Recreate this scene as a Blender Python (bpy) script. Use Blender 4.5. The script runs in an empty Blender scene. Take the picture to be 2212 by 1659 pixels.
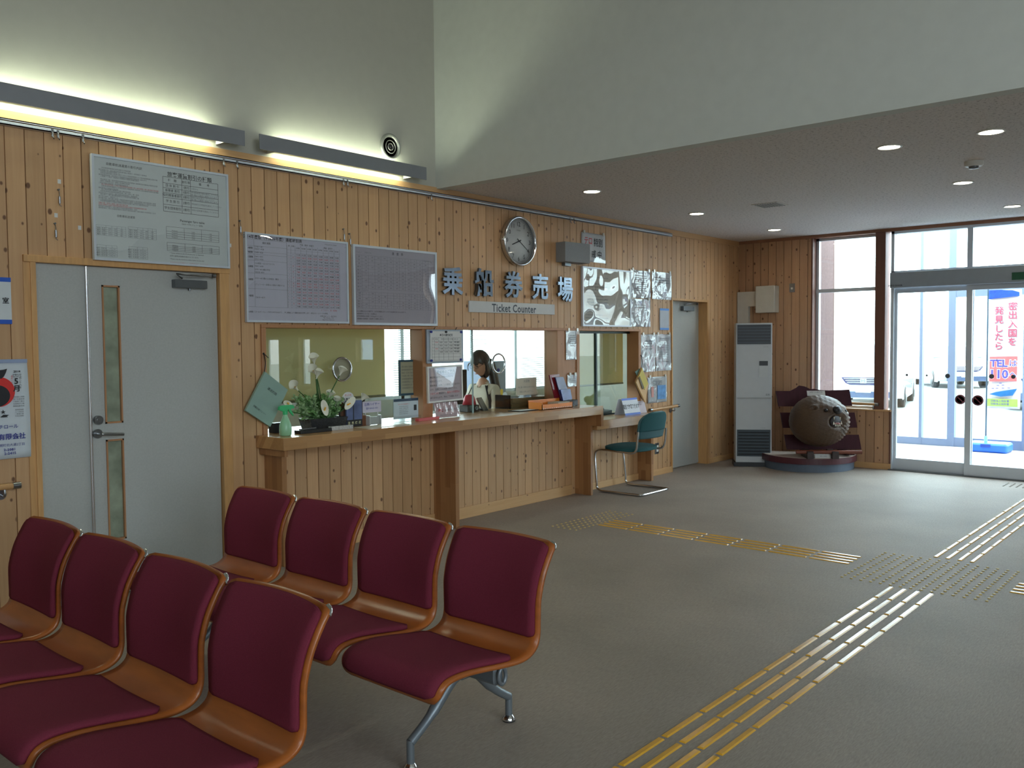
import bpy, math, random
from mathutils import Vector, Matrix
PI=math.pi
S=bpy.context.scene; COL=S.collection
random.seed(7)
# ------------------------------------------------------------------ camera
FPX,YAW,PIT,ROLL,CH,CD=1898.696,.85848,.04569,-.00827,1.51771,5.29917
fw=Vector((math.sin(YAW)*math.cos(PIT),math.cos(YAW)*math.cos(PIT),-math.sin(PIT)))
r0=Vector((math.cos(YAW),-math.sin(YAW),0)); u0=r0.cross(fw)
rt=r0*math.cos(ROLL)+u0*math.sin(ROLL); up=-r0*math.sin(ROLL)+u0*math.cos(ROLL)
CP=Vector((0,-CD,CH))
cd=bpy.data.cameras.new('camera'); cam=bpy.data.objects.new('camera',cd); COL.objects.link(cam)
cd.sensor_width=36; cd.lens=FPX/2212*36; cd.clip_start=.05; cd.clip_end=300
M3=Matrix((rt,up,-fw)).transposed().to_4x4(); M3.translation=CP; cam.matrix_world=M3
S.camera=cam
# ------------------------------------------------------------------ world, exposure
S.view_settings.view_transform='Standard'; S.view_settings.look='None'; S.view_settings.gamma=1
S.view_settings.exposure=0.34
try: S.view_settings.use_curve_mapping=False
except Exception: pass
S.cycles.use_denoising=True
S.cycles.use_adaptive_sampling=True; S.cycles.adaptive_threshold=.06
S.cycles.max_bounces=9; S.cycles.diffuse_bounces=4; S.cycles.glossy_bounces=4; S.cycles.transparent_max_bounces=12
S.cycles.sample_clamp_indirect=6; S.cycles.caustics_reflective=False; S.cycles.caustics_refractive=False
SKY=9.0
W=bpy.data.worlds.new('overcast_sky'); S.world=W; W.use_nodes=True
nt=W.node_tree; bg=nt.nodes['Background']
tc=nt.nodes.new('ShaderNodeTexCoord'); sx=nt.nodes.new('ShaderNodeSeparateXYZ'); cr=nt.nodes.new('ShaderNodeValToRGB')
nt.links.new(tc.outputs['Generated'],sx.inputs[0]); nt.links.new(sx.outputs[2],cr.inputs[0]); nt.links.new(cr.outputs[0],bg.inputs[0])
cr.color_ramp.elements[0].color=(.50,.54,.58,1); cr.color_ramp.elements[0].position=0
cr.color_ramp.elements[1].color=(.72,.88,1,1); cr.color_ramp.elements[1].position=.6
e=cr.color_ramp.elements.new(.05); e.color=(.80,.92,1,1)
bg.inputs[1].default_value=SKY
def portal(loc,rot,sx_,sy_):
    l=bpy.data.lights.new('window_portal','AREA'); l.shape='RECTANGLE'; l.size=sx_; l.size_y=sy_; l.cycles.is_portal=True
    o=bpy.data.objects.new('window_portal',l); COL.objects.link(o); o.location=loc; o.rotation_euler=rot
portal((10.86,-1.42,1.74),(0,PI/2,0),2.1,1.0)
portal((10.86,-2.8,1.4),(0,PI/2,0),2.7,1.75)
portal((10.86,-8.0,1.74),(0,PI/2,0),2.1,5.6)
portal((-.35,-12.1,1.7),(PI/2,0,0),4.2,1.8)
portal((.1,-12.1,3.8),(PI/2,0,0),6.2,1.2)
portal((-3.62,-8.8,3.8),(0,-PI/2,0),1.2,4.4)
portal((6.75,2.90,1.62),(-PI/2,0,0),7.1,1.5)
# ------------------------------------------------------------------ materials
def srgb(r,g,b):
    f=lambda c:(c/255/12.92) if c/255<=.04045 else ((c/255+.055)/1.055)**2.4
    return (f(r),f(g),f(b),1)
MATS={}
def N(t,k,**kw):
    n=t.nodes.new(k)
    for a,b in kw.items(): setattr(n,a,b)
    return n
def mat(name,rgb,rough=.6,metal=0,var=.06,scale=12,bump=0,bscale=60,coat=0,spec=.5,emit=None,estr=0,stretch=(1,1,1),coatrough=.03,wave=0,wscale=4,alpha=1,trans=0):
    if name in MATS: return MATS[name]
    m=bpy.data.materials.new(name); m.use_nodes=True; t=m.node_tree; b=t.nodes['Principled BSDF']
    c=srgb(*rgb)
    tc=N(t,'ShaderNodeTexCoord'); mp=N(t,'ShaderNodeMapping'); mp.inputs['Scale'].default_value=stretch
    t.links.new(tc.outputs['Object'],mp.inputs[0])
    nz=N(t,'ShaderNodeTexNoise'); nz.inputs['Scale'].default_value=scale; nz.inputs['Detail'].default_value=3
    t.links.new(mp.outputs[0],nz.inputs['Vector'])
    rp=N(t,'ShaderNodeValToRGB'); k0,k1=1-var,1+var
    rp.color_ramp.elements[0].color=tuple(min(1,x*k0) for x in c[:3])+(1,); rp.color_ramp.elements[0].position=.3
    rp.color_ramp.elements[1].color=tuple(min(1,x*k1) for x in c[:3])+(1,); rp.color_ramp.elements[1].position=.7
    t.links.new(nz.outputs[0],rp.inputs[0]); t.links.new(rp.outputs[0],b.inputs['Base Color'])
    b.inputs['Roughness'].default_value=rough; b.inputs['Metallic'].default_value=metal
    b.inputs['Specular IOR Level'].default_value=spec
    if coat: b.inputs['Coat Weight'].default_value=coat; b.inputs['Coat Roughness'].default_value=coatrough
    if trans: b.inputs['Transmission Weight'].default_value=trans
    if alpha<1: b.inputs['Alpha'].default_value=alpha
    if bump:
        n2=N(t,'ShaderNodeTexNoise'); n2.inputs['Scale'].default_value=bscale; n2.inputs['Detail'].default_value=2
        t.links.new(mp.outputs[0],n2.inputs['Vector'])
        bp=N(t,'ShaderNodeBump'); bp.inputs['Strength'].default_value=bump; bp.inputs['Distance'].default_value=.002
        t.links.new(n2.outputs[0],bp.inputs['Height']); t.links.new(bp.outputs[0],b.inputs['Normal'])
    if wave:
        n3=N(t,'ShaderNodeTexNoise'); n3.inputs['Scale'].default_value=wscale; n3.inputs['Detail'].default_value=1
        t.links.new(tc.outputs['Object'],n3.inputs['Vector'])
        b3=N(t,'ShaderNodeBump'); b3.inputs['Strength'].default_value=1; b3.inputs['Distance'].default_value=wave
        t.links.new(n3.outputs[0],b3.inputs['Height']); t.links.new(b3.outputs[0],b.inputs['Coat Normal'])
    if emit:
        b.inputs['Emission Color'].default_value=srgb(*emit); b.inputs['Emission Strength'].default_value=estr
    MATS[name]=m; return m
def math_(t,op,a,b=None):
    n=N(t,'ShaderNodeMath',operation=op)
    for i,v in enumerate((a,b)):
        if v is None: continue
        if isinstance(v,(int,float)): n.inputs[i].default_value=v
        else: t.links.new(v,n.inputs[i])
    return n.outputs[0]
def mixc(t,f,a,b):
    n=N(t,'ShaderNodeMix',data_type='RGBA')
    if isinstance(f,(int,float)): n.inputs[0].default_value=f
    else: t.links.new(f,n.inputs[0])
    for i,v in ((6,a),(7,b)):
        if isinstance(v,tuple): n.inputs[i].default_value=v
        else: t.links.new(v,n.inputs[i])
    return n.outputs[2]
def pine(name,axis,pitch,off,light,dark,knots=1.0,rough=.5,grain='Z'):
    """knotty pine boards: tone per board, grain along the board, knots"""
    if name in MATS: return MATS[name]
    m=bpy.data.materials.new(name); m.use_nodes=True; t=m.node_tree; b=t.nodes['Principled BSDF']
    tc=N(t,'ShaderNodeTexCoord'); sp=N(t,'ShaderNodeSeparateXYZ'); t.links.new(tc.outputs['Object'],sp.inputs[0])
    u=sp.outputs[axis]; v=sp.outputs[grain]
    pid=math_(t,'FLOOR',math_(t,'DIVIDE',math_(t,'SUBTRACT',u,off),pitch))
    wn=N(t,'ShaderNodeTexWhiteNoise',noise_dimensions='1D'); t.links.new(pid,wn.inputs['W'])
    cb=N(t,'ShaderNodeCombineXYZ'); t.links.new(math_(t,'MULTIPLY',u,40),cb.inputs[0])
    t.links.new(math_(t,'MULTIPLY',v,1.6),cb.inputs[1]); t.links.new(math_(t,'MULTIPLY',wn.outputs[0],50),cb.inputs[2])
    g=N(t,'ShaderNodeTexNoise'); g.inputs['Scale'].default_value=1.2; g.inputs['Detail'].default_value=4; g.inputs['Distortion'].default_value=.6
    t.links.new(cb.outputs[0],g.inputs['Vector'])
    base=mixc(t,g.outputs[0],srgb(*light),srgb(*dark))
    tone=N(t,'ShaderNodeHueSaturation'); t.links.new(base,tone.inputs['Color'])
    t.links.new(math_(t,'ADD',math_(t,'MULTIPLY',wn.outputs[0],.22),.89),tone.inputs['Value'])
    ck=N(t,'ShaderNodeCombineXYZ'); t.links.new(math_(t,'MULTIPLY',u,9.0),ck.inputs[0])
    t.links.new(math_(t,'ADD',math_(t,'MULTIPLY',v,6.4),math_(t,'MULTIPLY',wn.outputs[0],37)),ck.inputs[1])
    vo=N(t,'ShaderNodeTexVoronoi',voronoi_dimensions='2D'); vo.inputs['Scale'].default_value=1; t.links.new(ck.outputs[0],vo.inputs['Vector'])
    # knot size from the cell's own random colour, so sizes differ and many cells have none
    sc=N(t,'ShaderNodeSeparateColor'); t.links.new(vo.outputs['Color'],sc.inputs[0])
    rad=math_(t,'MULTIPLY',math_(t,'MAXIMUM',math_(t,'SUBTRACT',sc.outputs[0],.40),0),.165*knots)
    k=N(t,'ShaderNodeMapRange'); t.links.new(math_(t,'SUBTRACT',vo.outputs['Distance'],rad),k.inputs[0])
    k.inputs[1].default_value=-.015; k.inputs[2].default_value=.035; k.inputs[3].default_value=.85; k.inputs[4].default_value=0
    gate=math_(t,'MULTIPLY',k.outputs[0],math_(t,'GREATER_THAN',rad,.012))
    colr=mixc(t,gate,tone.outputs[0],srgb(84,44,18))
    t.links.new(colr,b.inputs['Base Color']); b.inputs['Roughness'].default_value=rough
    MATS[name]=m; return m
P0=1.8825
WOODN=pine('knotty_pine_panelling','X',.1031,P0,(210,170,126),(186,142,98))
WOODE=pine('knotty_pine_entrance','Y',.1031,0,(200,160,124),(174,132,98))
TRIM=pine('pine_trim','Z',3,0,(206,164,116),(182,138,90),.35,grain='X')
FRAME=pine('pine_frame','X',9,0,(188,138,96),(162,112,74),.3)
BASEB=pine('pine_baseboard','Z',5,0,(216,174,124),(196,150,98),.6,grain='X')
POST=pine('dark_post_wood','Y',9,0,(128,84,66),(100,62,50),.4)
LAM=None
def lamwood(name,ax,light,dark,lam=.045,seg=.35):
    m=bpy.data.materials.new(name); m.use_nodes=True; t=m.node_tree; b=t.nodes['Principled BSDF']
    tc=N(t,'ShaderNodeTexCoord'); sp=N(t,'ShaderNodeSeparateXYZ'); t.links.new(tc.outputs['Object'],sp.inputs[0])
    a={'X':(0,1,2),'Z':(2,0,1)}[ax]
    row=math_(t,'FLOOR',math_(t,'DIVIDE',math_(t,'ADD',sp.outputs[a[1]],math_(t,'MULTIPLY',sp.outputs[a[2]],.7)),lam))
    w1_=N(t,'ShaderNodeTexWhiteNoise',noise_dimensions='1D'); t.links.new(row,w1_.inputs['W'])
    cellx=math_(t,'FLOOR',math_(t,'ADD',math_(t,'DIVIDE',sp.outputs[a[0]],seg),math_(t,'MULTIPLY',w1_.outputs[0],7)))
    cb=N(t,'ShaderNodeCombineXYZ'); t.links.new(row,cb.inputs[0]); t.links.new(cellx,cb.inputs[1])
    w2_=N(t,'ShaderNodeTexWhiteNoise',noise_dimensions='2D'); t.links.new(cb.outputs[0],w2_.inputs['Vector'])
    mp=N(t,'ShaderNodeMapping'); s=[60,60,60]; s[a[0]]=3; mp.inputs['Scale'].default_value=s; t.links.new(tc.outputs['Object'],mp.inputs[0])
    nz=N(t,'ShaderNodeTexNoise'); nz.inputs['Scale'].default_value=1; t.links.new(mp.outputs[0],nz.inputs['Vector'])
    f=math_(t,'ADD',math_(t,'MULTIPLY',w2_.outputs[0],.7),math_(t,'MULTIPLY',nz.outputs[0],.4))
    t.links.new(mixc(t,f,srgb(*light),srgb(*dark)),b.inputs['Base Color']); b.inputs['Roughness'].default_value=.35
    b.inputs['Coat Weight'].default_value=.6; b.inputs['Coat Roughness'].default_value=.12
    MATS[name]=m; return m
CTOP=lamwood('laminated_counter_wood','X',(196,152,100),(158,112,66))
FIN=lamwood('laminated_fin_wood','Z',(184,136,88),(140,92,54),.04,.5)
WHITEW=mat('painted_wall',(186,185,173),.85,var=.02,bump=.15,bscale=150)
SOFW=mat('painted_soffit',(206,209,202),.85,var=.02,bump=.15,bscale=150)
def speckled():
    m=bpy.data.materials.new('speckled_ceiling_board'); m.use_nodes=True; t=m.node_tree; b=t.nodes['Principled BSDF']
    tc=N(t,'ShaderNodeTexCoord'); nz=N(t,'ShaderNodeTexNoise'); nz.inputs['Scale'].default_value=45; nz.inputs['Detail'].default_value=6; nz.inputs['Roughness'].default_value=.8
    t.links.new(tc.outputs['Object'],nz.inputs['Vector'])
    rp=N(t,'ShaderNodeValToRGB'); t.links.new(nz.outputs[0],rp.inputs[0])
    rp.color_ramp.elements[0].position=.36; rp.color_ramp.elements[0].color=srgb(146,137,132)
    rp.color_ramp.elements[1].position=.47; rp.color_ramp.elements[1].color=srgb(218,211,206)
    t.links.new(rp.outputs[0],b.inputs['Base Color']); b.inputs['Roughness'].default_value=.9
    bp=N(t,'ShaderNodeBump'); bp.inputs['Strength'].default_value=.4; bp.inputs['Distance'].default_value=.003
    t.links.new(nz.outputs[0],bp.inputs['Height']); t.links.new(bp.outputs[0],b.inputs['Normal'])
    return m
CEIL=speckled()
def carpet():
    m=bpy.data.materials.new('woven_floor_carpet'); m.use_nodes=True; t=m.node_tree; b=t.nodes['Principled BSDF']
    tc=N(t,'ShaderNodeTexCoord'); mp=N(t,'ShaderNodeMapping'); t.links.new(tc.outputs['Object'],mp.inputs[0]); mp.inputs['Scale'].default_value=(30,160,1)
    n1=N(t,'ShaderNodeTexNoise'); n1.inputs['Scale'].default_value=1.0; n1.inputs['Detail'].default_value=3; n1.inputs['Distortion'].default_value=.5; t.links.new(mp.outputs[0],n1.inputs['Vector'])
    n2=N(t,'ShaderNodeTexNoise'); n2.inputs['Scale'].default_value=1.3; n2.inputs['Detail'].default_value=3; t.links.new(tc.outputs['Object'],n2.inputs['Vector'])
    c=mixc(t,n1.outputs[0],srgb(132,122,112),srgb(178,166,155))
    h=N(t,'ShaderNodeHueSaturation'); t.links.new(c,h.inputs['Color']); t.links.new(math_(t,'ADD',math_(t,'MULTIPLY',n2.outputs[0],.5),.75),h.inputs['Value'])
    t.links.new(h.outputs[0],b.inputs['Base Color']); b.inputs['Roughness'].default_value=.62; b.inputs['Specular IOR Level'].default_value=.35
    bp=N(t,'ShaderNodeBump'); bp.inputs['Strength'].default_value=.5; bp.inputs['Distance'].default_value=.002
    t.links.new(n1.outputs[0],bp.inputs['Height']); t.links.new(bp.outputs[0],b.inputs['Normal'])
    return m
CARPET=carpet()
def glass(name,tint=(1,1,1,1),ior=1.5,bump=None):
    """thin pane: clear, with a mirror share that grows towards grazing view (same from both faces)"""
    m=bpy.data.materials.new(name); m.use_nodes=True; t=m.node_tree; t.nodes.remove(t.nodes['Principled BSDF'])
    o=t.nodes['Material Output']; tr=N(t,'ShaderNodeBsdfTransparent'); tr.inputs[0].default_value=tint
    gl=N(t,'ShaderNodeBsdfGlossy'); gl.inputs['Roughness'].default_value=0.0
    ge=N(t,'ShaderNodeNewGeometry'); dt=N(t,'ShaderNodeVectorMath',operation='DOT_PRODUCT'); t.links.new(ge.outputs['Incoming'],dt.inputs[0]); t.links.new(ge.outputs['Normal'],dt.inputs[1])
    if bump:
        tc=N(t,'ShaderNodeTexCoord'); nz=N(t,'ShaderNodeTexNoise'); nz.inputs['Scale'].default_value=bump[1]; nz.inputs['Detail'].default_value=.6; t.links.new(tc.outputs['Object'],nz.inputs['Vector'])
        b=N(t,'ShaderNodeBump'); b.inputs['Strength'].default_value=1; b.inputs['Distance'].default_value=bump[0]; t.links.new(nz.outputs[0],b.inputs['Height'])
        t.links.new(b.outputs[0],gl.inputs['Normal']); t.links.new(b.outputs[0],dt.inputs[1])
    f0=((ior-1)/(ior+1))**2
    c=math_(t,'POWER',math_(t,'SUBTRACT',1,math_(t,'ABSOLUTE',dt.outputs['Value'])),5)
    f=math_(t,'MINIMUM',math_(t,'ADD',math_(t,'MULTIPLY',c,1-f0),f0),1)
    mx=N(t,'ShaderNodeMixShader')
    t.links.new(f,mx.inputs[0]); t.links.new(tr.outputs[0],mx.inputs[1]); t.links.new(gl.outputs[0],mx.inputs[2]); t.links.new(mx.outputs[0],o.inputs[0])
    MATS[name]=m; return m
GLASS=glass('clear_pane_glass',(.93,.96,.95,1))
CGLASS=glass('counter_pane_glass',(.9,.93,.9,1),1.6)
ACRYL=glass('clear_acrylic',(.88,.9,.9,1),1.35)
LAMIN=glass('laminate_film',(.97,.97,.97,1),1.5)
ALU=mat('white_aluminium',(205,212,220),.4,.2,.02)
GREY=mat('grey_metal',(120,124,128),.35,.85,.05)
CHROME=mat('chrome',(210,212,215),.12,1,.02)
STEEL=mat('brushed_steel',(150,152,155),.28,1,.08,40)
DOORM=mat('pale_grey_door_laminate',(178,180,176),.55,var=.04,scale=90,bump=.2,bscale=300)
BLACK=mat('black_plastic',(20,20,22),.4,var=.1)
DARK=mat('dark_rubber',(28,28,30),.8,var=.1)
WHITE=mat('white_enamel',(225,225,220),.45,var=.02)
PAPER=mat('white_paper',(215,215,212),.7,var=.02)
CREAM=mat('cream_plastic',(205,203,195),.5,var=.03)
INK=mat('black_print',(30,30,34),.6,var=.05)
INKG=mat('grey_print',(110,112,118),.6,var=.05)
INKR=mat('red_print',(200,60,70),.6,var=.05)
INKB=mat('blue_print',(40,50,140),.6,var=.05)
YEL=mat('yellow_tactile_plastic',(226,170,48),.28,var=.05,scale=30,coat=.5,coatrough=.2)
YELD=mat('pale_yellow_tactile_dots',(205,178,110),.35,var=.05,scale=30)
FABRIC=mat('burgundy_fabric',(120,45,63),.9,var=.12,scale=350,bump=.6,bscale=500,spec=.2)
PLY=mat('orange_brown_plywood',(168,92,36),.38,var=.14,scale=5,stretch=(1,1,8),coat=.35,coatrough=.2)
TEAL=mat('teal_fabric',(38,88,92),.9,var=.1,scale=300,bump=.4,bscale=400)
TEALP=mat('teal_plastic',(58,98,104),.5,var=.05)
# ------------------------------------------------------------------ pixel <-> place (measuring aid: rays cut true planes of the room)
def ray(x,y): return fw+(x-1106)/FPX*rt-(y-829.5)/FPX*up
def by(x,y,Y=0.0): d=ray(x,y); return CP+d*((Y-CP.y)/d.y)
def bx(x,y,X): d=ray(x,y); return CP+d*((X-CP.x)/d.x)
def bz(x,y,Z=0.0): d=ray(x,y); return CP+d*((Z-CP.z)/d.z)
# ------------------------------------------------------------------ mesh helpers
ORI={}
def thing(name,label,cat,loc=(0,0,0),rz=0,group=None,kind=None):
    o=bpy.data.objects.new(name,None); COL.objects.link(o); o.location=loc; o.rotation_euler=(0,0,rz); o.empty_display_size=.1
    if label: o['label']=label
    if cat: o['category']=cat
    if group: o['group']=group
    if kind: o['kind']=kind
    ORI[o.name]=(Matrix.Translation(loc)@Matrix.Rotation(rz,4,'Z')).inverted()
    return o
def tag(o,label,cat,group=None,kind=None):
    o['label']=label; o['category']=cat
    if group: o['group']=group
    if kind: o['kind']=kind
    return o
class MB:
    def __init__(s): s.v=[]; s.f=[]; s.sm=[]
    def add(s,vs,fs,smooth=False):
        b=len(s.v); s.v+= [Vector(v) for v in vs]; s.f+=[tuple(b+i for i in f) for f in fs]; s.sm+=[smooth]*len(fs); return s
    def box(s,x0,y0,z0,x1,y1,z1,M=None):
        x0,x1=sorted((x0,x1)); y0,y1=sorted((y0,y1)); z0,z1=sorted((z0,z1))
        vs=[Vector((x,y,z)) for z in (z0,z1) for x,y in ((x0,y0),(x1,y0),(x1,y1),(x0,y1))]
        if M: vs=[M@v for v in vs]
        return s.add(vs,[(3,2,1,0),(4,5,6,7),(0,1,5,4),(1,2,6,5),(2,3,7,6),(3,0,4,7)])
    def bbox(s,x0,y0,z0,x1,y1,z1,r=.005,M=None,axis='Z',n=4):
        """box with rounded vertical edges and chamfered rims"""
        x0,x1=sorted((x0,x1)); y0,y1=sorted((y0,y1)); z0,z1=sorted((z0,z1))
        def ring(a0,b0,a1,b1,rr):
            o=[]
            for cx,cy,a in ((a1-rr,b1-rr,0),(a0+rr,b1-rr,90),(a0+rr,b0+rr,180),(a1-rr,b0+rr,270)):
                for i in range(n+1):
                    t=math.radians(a+90*i/n); o.append((cx+rr*math.cos(t),cy+rr*math.sin(t)))
            return o
        if axis=='Z': A=(x0,y0,x1,y1,z0,z1); m=lambda a,b,c:(a,b,c)
        elif axis=='Y': A=(z0,x0,z1,x1,y0,y1); m=lambda a,b,c:(b,c,a)
        else: A=(y0,z0,y1,z1,x0,x1); m=lambda a,b,c:(c,a,b)
        e=r*.5
        rings=[]
        for c,ins in ((A[4],e),(A[4]+e,0),(A[5]-e,0),(A[5],e)):
            rings.append([m(a,b,c) for a,b in ring(A[0]+ins,A[1]+ins,A[2]-ins,A[3]-ins,max(r-ins,.0005))])
        k=len(rings[0]); vs=[Vector(p) for R_ in rings for p in R_]
        if M: vs=[M@v for v in vs]
        fs=[tuple(reversed(range(k))),tuple(range(3*k,4*k))]
        for j in range(3):
            for i in range(k): fs.append((j*k+i,j*k+(i+1)%k,(j+1)*k+(i+1)%k,(j+1)*k+i))
        return s.add(vs,fs)
    def cyl(s,p0,p1,r0,r1=None,n=20,cap=True,smooth=True):
        p0=Vector(p0); p1=Vector(p1); r1=r0 if r1 is None else r1
        d=(p1-p0).normalized(); a=d.orthogonal().normalized(); b=d.cross(a)
        vs=[p+ (a*math.cos(2*PI*i/n)+b*math.sin(2*PI*i/n))*r for p,r in ((p0,r0),(p1,r1)) for i in range(n)]
        s.add(vs,[(i,(i+1)%n,n+(i+1)%n,n+i) for i in range(n)],smooth)
        if cap: s.add(vs,[tuple(reversed(range(n))),tuple(range(n,2*n))])
        return s
    def tube(s,pts,r,n=10,closed=False,cap=True):
        pts=[Vector(p) for p in pts]; m=len(pts); rs=r if isinstance(r,(list,tuple)) else [r]*m
        prev=None; rings=[]
        for i,p in enumerate(pts):
            if closed: d=(pts[(i+1)%m]-pts[i-1]).normalized()
            else: d=(pts[min(i+1,m-1)]-pts[max(i-1,0)]).normalized()
            if prev is None: a=d.orthogonal().normalized()
            else:
                a=prev-d*prev.dot(d)
                a=a.normalized() if a.length>1e-6 else d.orthogonal().normalized()
            prev=a; b=d.cross(a); rings.append([p+(a*math.cos(2*PI*j/n)+b*math.sin(2*PI*j/n))*rs[i] for j in range(n)])
        vs=[v for R_ in rings for v in R_]; fs=[]
        for i in range(m if closed else m-1):
            k=(i+1)%m
            for j in range(n): fs.append((i*n+j,i*n+(j+1)%n,k*n+(j+1)%n,k*n+j))
        s.add(vs,fs,True)
        if cap and not closed: s.add(vs,[tuple(reversed(range(n))),tuple(range((m-1)*n,m*n))])
        return s
    def lathe(s,prof,c=(0,0,0),axis='Z',n=32,sx=1,sy=1,M=None):
        c=Vector(c); vs=[]
        for r,h in prof:
            for i in range(n):
                a=2*PI*i/n; x,y=r*math.cos(a)*sx,r*math.sin(a)*sy
                v={'Z':Vector((x,y,h)),'Y':Vector((x,h,y)),'X':Vector((h,x,y))}[axis]
                vs.append((M@v) if M else v+c)
        fs=[]
        for j in range(len(prof)-1):
            for i in range(n): fs.append((j*n+i,j*n+(i+1)%n,(j+1)*n+(i+1)%n,(j+1)*n+i))
        s.add(vs,fs,True)
        if prof[0][0]>1e-6: s.add(vs,[tuple(reversed(range(n)))])
        if prof[-1][0]>1e-6: s.add(vs,[tuple(range((len(prof)-1)*n,len(prof)*n))])
        return s
    def prism(s,poly,fn,d0,d1):
        """poly of 2D points; fn(a,b,d) -> 3D"""
        k=len(poly); vs=[fn(a,b,d0) for a,b in poly]+[fn(a,b,d1) for a,b in poly]
        return s.add(vs,[tuple(reversed(range(k))),tuple(range(k,2*k))]+[(i,(i+1)%k,k+(i+1)%k,k+i) for i in range(k)])
    def grid(s,fn,nu,nv,smooth=True,flip=False):
        vs=[fn(i/nu,j/nv) for j in range(nv+1) for i in range(nu+1)]; w=nu+1
        fs=[(j*w+i,j*w+i+1,(j+1)*w+i+1,(j+1)*w+i) for j in range(nv) for i in range(nu)]
        if flip: fs=[tuple(reversed(f)) for f in fs]
        return s.add(vs,fs,smooth)
    def shell(s,fn,nu,nv,th):
        """closed slab: fn(u,v)->(point,normal)"""
        w=nu+1; P=[fn(i/nu,j/nv) for j in range(nv+1) for i in range(nu+1)]
        top=[p for p,n in P]; bot=[p-n*th for p,n in P]; o=len(top)
        fs=[(j*w+i,j*w+i+1,(j+1)*w+i+1,(j+1)*w+i) for j in range(nv) for i in range(nu)]
        fs+=[tuple(o+k for k in reversed(f)) for f in fs[:]]
        e=[i for i in range(nu+1)]+[j*w+nu for j in range(1,nv+1)]+[nv*w+i for i in range(nu-1,-1,-1)]+[j*w for j in range(nv-1,0,-1)]
        for a,b in zip(e,e[1:]+e[:1]): fs.append((b,a,o+a,o+b))
        return s.add(top+bot,fs,True)
    def text(s,body,c,size,M,bold=0,ext=0,align='CENTER',sxy=1.0,space=1.0,vert=False,line=1.0):
        """lettering laid in M's local XY plane at c"""
        cu=bpy.data.curves.new('lettering','FONT'); cu.body=body; cu.size=1; cu.align_x=align; cu.align_y='CENTER'
        cu.offset=bold; cu.extrude=ext/size if size else 0; cu.space_character=space; cu.space_line=line; cu.resolution_u=2
        o=bpy.data.objects.new('lettering',cu); COL.objects.link(o)
        dg=bpy.context.evaluated_depsgraph_get(); me=bpy.data.meshes.new_from_object(o.evaluated_get(dg))
        vs=[M@Vector((c[0]+v.co.x*size*sxy,c[1]+v.co.y*size,v.co.z*size)) for v in me.vertices]
        s.add(vs,[tuple(p.vertices) for p in me.polygons])
        bpy.data.meshes.remove(me); bpy.data.objects.remove(o); bpy.data.curves.remove(cu); return s
    def build(s,name,m,parent=None,label=None,bevel=0):
        me=bpy.data.meshes.new(name)
        vs=s.v
        if parent is not None:
            inv=ORI.get(parent.name)
            if inv is not None: vs=[inv@v for v in vs]
        me.from_pydata([tuple(v) for v in vs],[],s.f); me.validate(clean_customdata=False)
        if len(me.polygons)==len(s.sm): me.polygons.foreach_set('use_smooth',s.sm)
        me.materials.append(m); o=bpy.data.objects.new(name,me); COL.objects.link(o)
        if parent is not None:
            o.parent=parent
            if parent.name in ORI: ORI[o.name]=ORI[parent.name]
        if label: o['label']=label
        if bevel:
            bm=o.modifiers.new('bevel','BEVEL'); bm.width=bevel; bm.segments=2; bm.limit_method='ANGLE'
        return o
def struct(name,mb,m,parent=None,bevel=0):
    o=mb.build(name,m,parent,bevel=bevel)
    if parent is None: o['kind']='structure'
    return o
# wall text frame: local x -> world +X, local y -> world +Z, facing -Y
def WM(y=0.0): return Matrix(((1,0,0,0),(0,0,-1,y),(0,1,0,0),(0,0,0,1)))
def frameM(o,xd,yd):
    xd=Vector(xd).normalized(); yd=Vector(yd); yd=(yd-xd*yd.dot(xd)).normalized(); z=xd.cross(yd)
    m=Matrix((xd,yd,z)).transposed().to_4x4(); m.translation=Vector(o); return m
def arc(c,r,a0,a1,n,f): return [f(c[0]+r*math.cos(math.radians(a0+(a1-a0)*i/n)),c[1]+r*math.sin(math.radians(a0+(a1-a0)*i/n))) for i in range(n+1)]
def smoothpath(pts,n=6):
    P=[Vector(p) for p in pts]; out=[]
    for i in range(len(P)-1):
        p0=P[max(i-1,0)];p1=P[i];p2=P[i+1];p3=P[min(i+2,len(P)-1)]
        for k in range(n):
            t=k/n; out.append(.5*((2*p1)+(-p0+p2)*t+(2*p0-5*p1+4*p2-p3)*t*t+(-p0+3*p1-3*p2+p3)*t**3))
    out.append(P[-1]); return out
#================================================================== SETTING
X2=10.689; XS=5.184; ZC=2.823; ZH=5.2; YS=-12.0; XW=-3.5
mb=MB().box(XW-.2,YS-.2,-.06,X2+.1,.35,0); struct('floor',mb,CARPET)
struct('ceiling',MB().box(XS+.05,YS,ZC,X2+.2,.15,ZC+.1),CEIL)
struct('ceiling_high',MB().box(XW-.2,YS-.2,ZH,XS+.1,.3,ZH+.1),WHITEW)
struct('wall_soffit',MB().box(XS,YS,ZC-.012,XS+.1,.14,ZH),SOFW)
struct('wall_upper_north',MB().box(XW,0,2.823,XS,.14,ZH),WHITEW)
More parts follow.
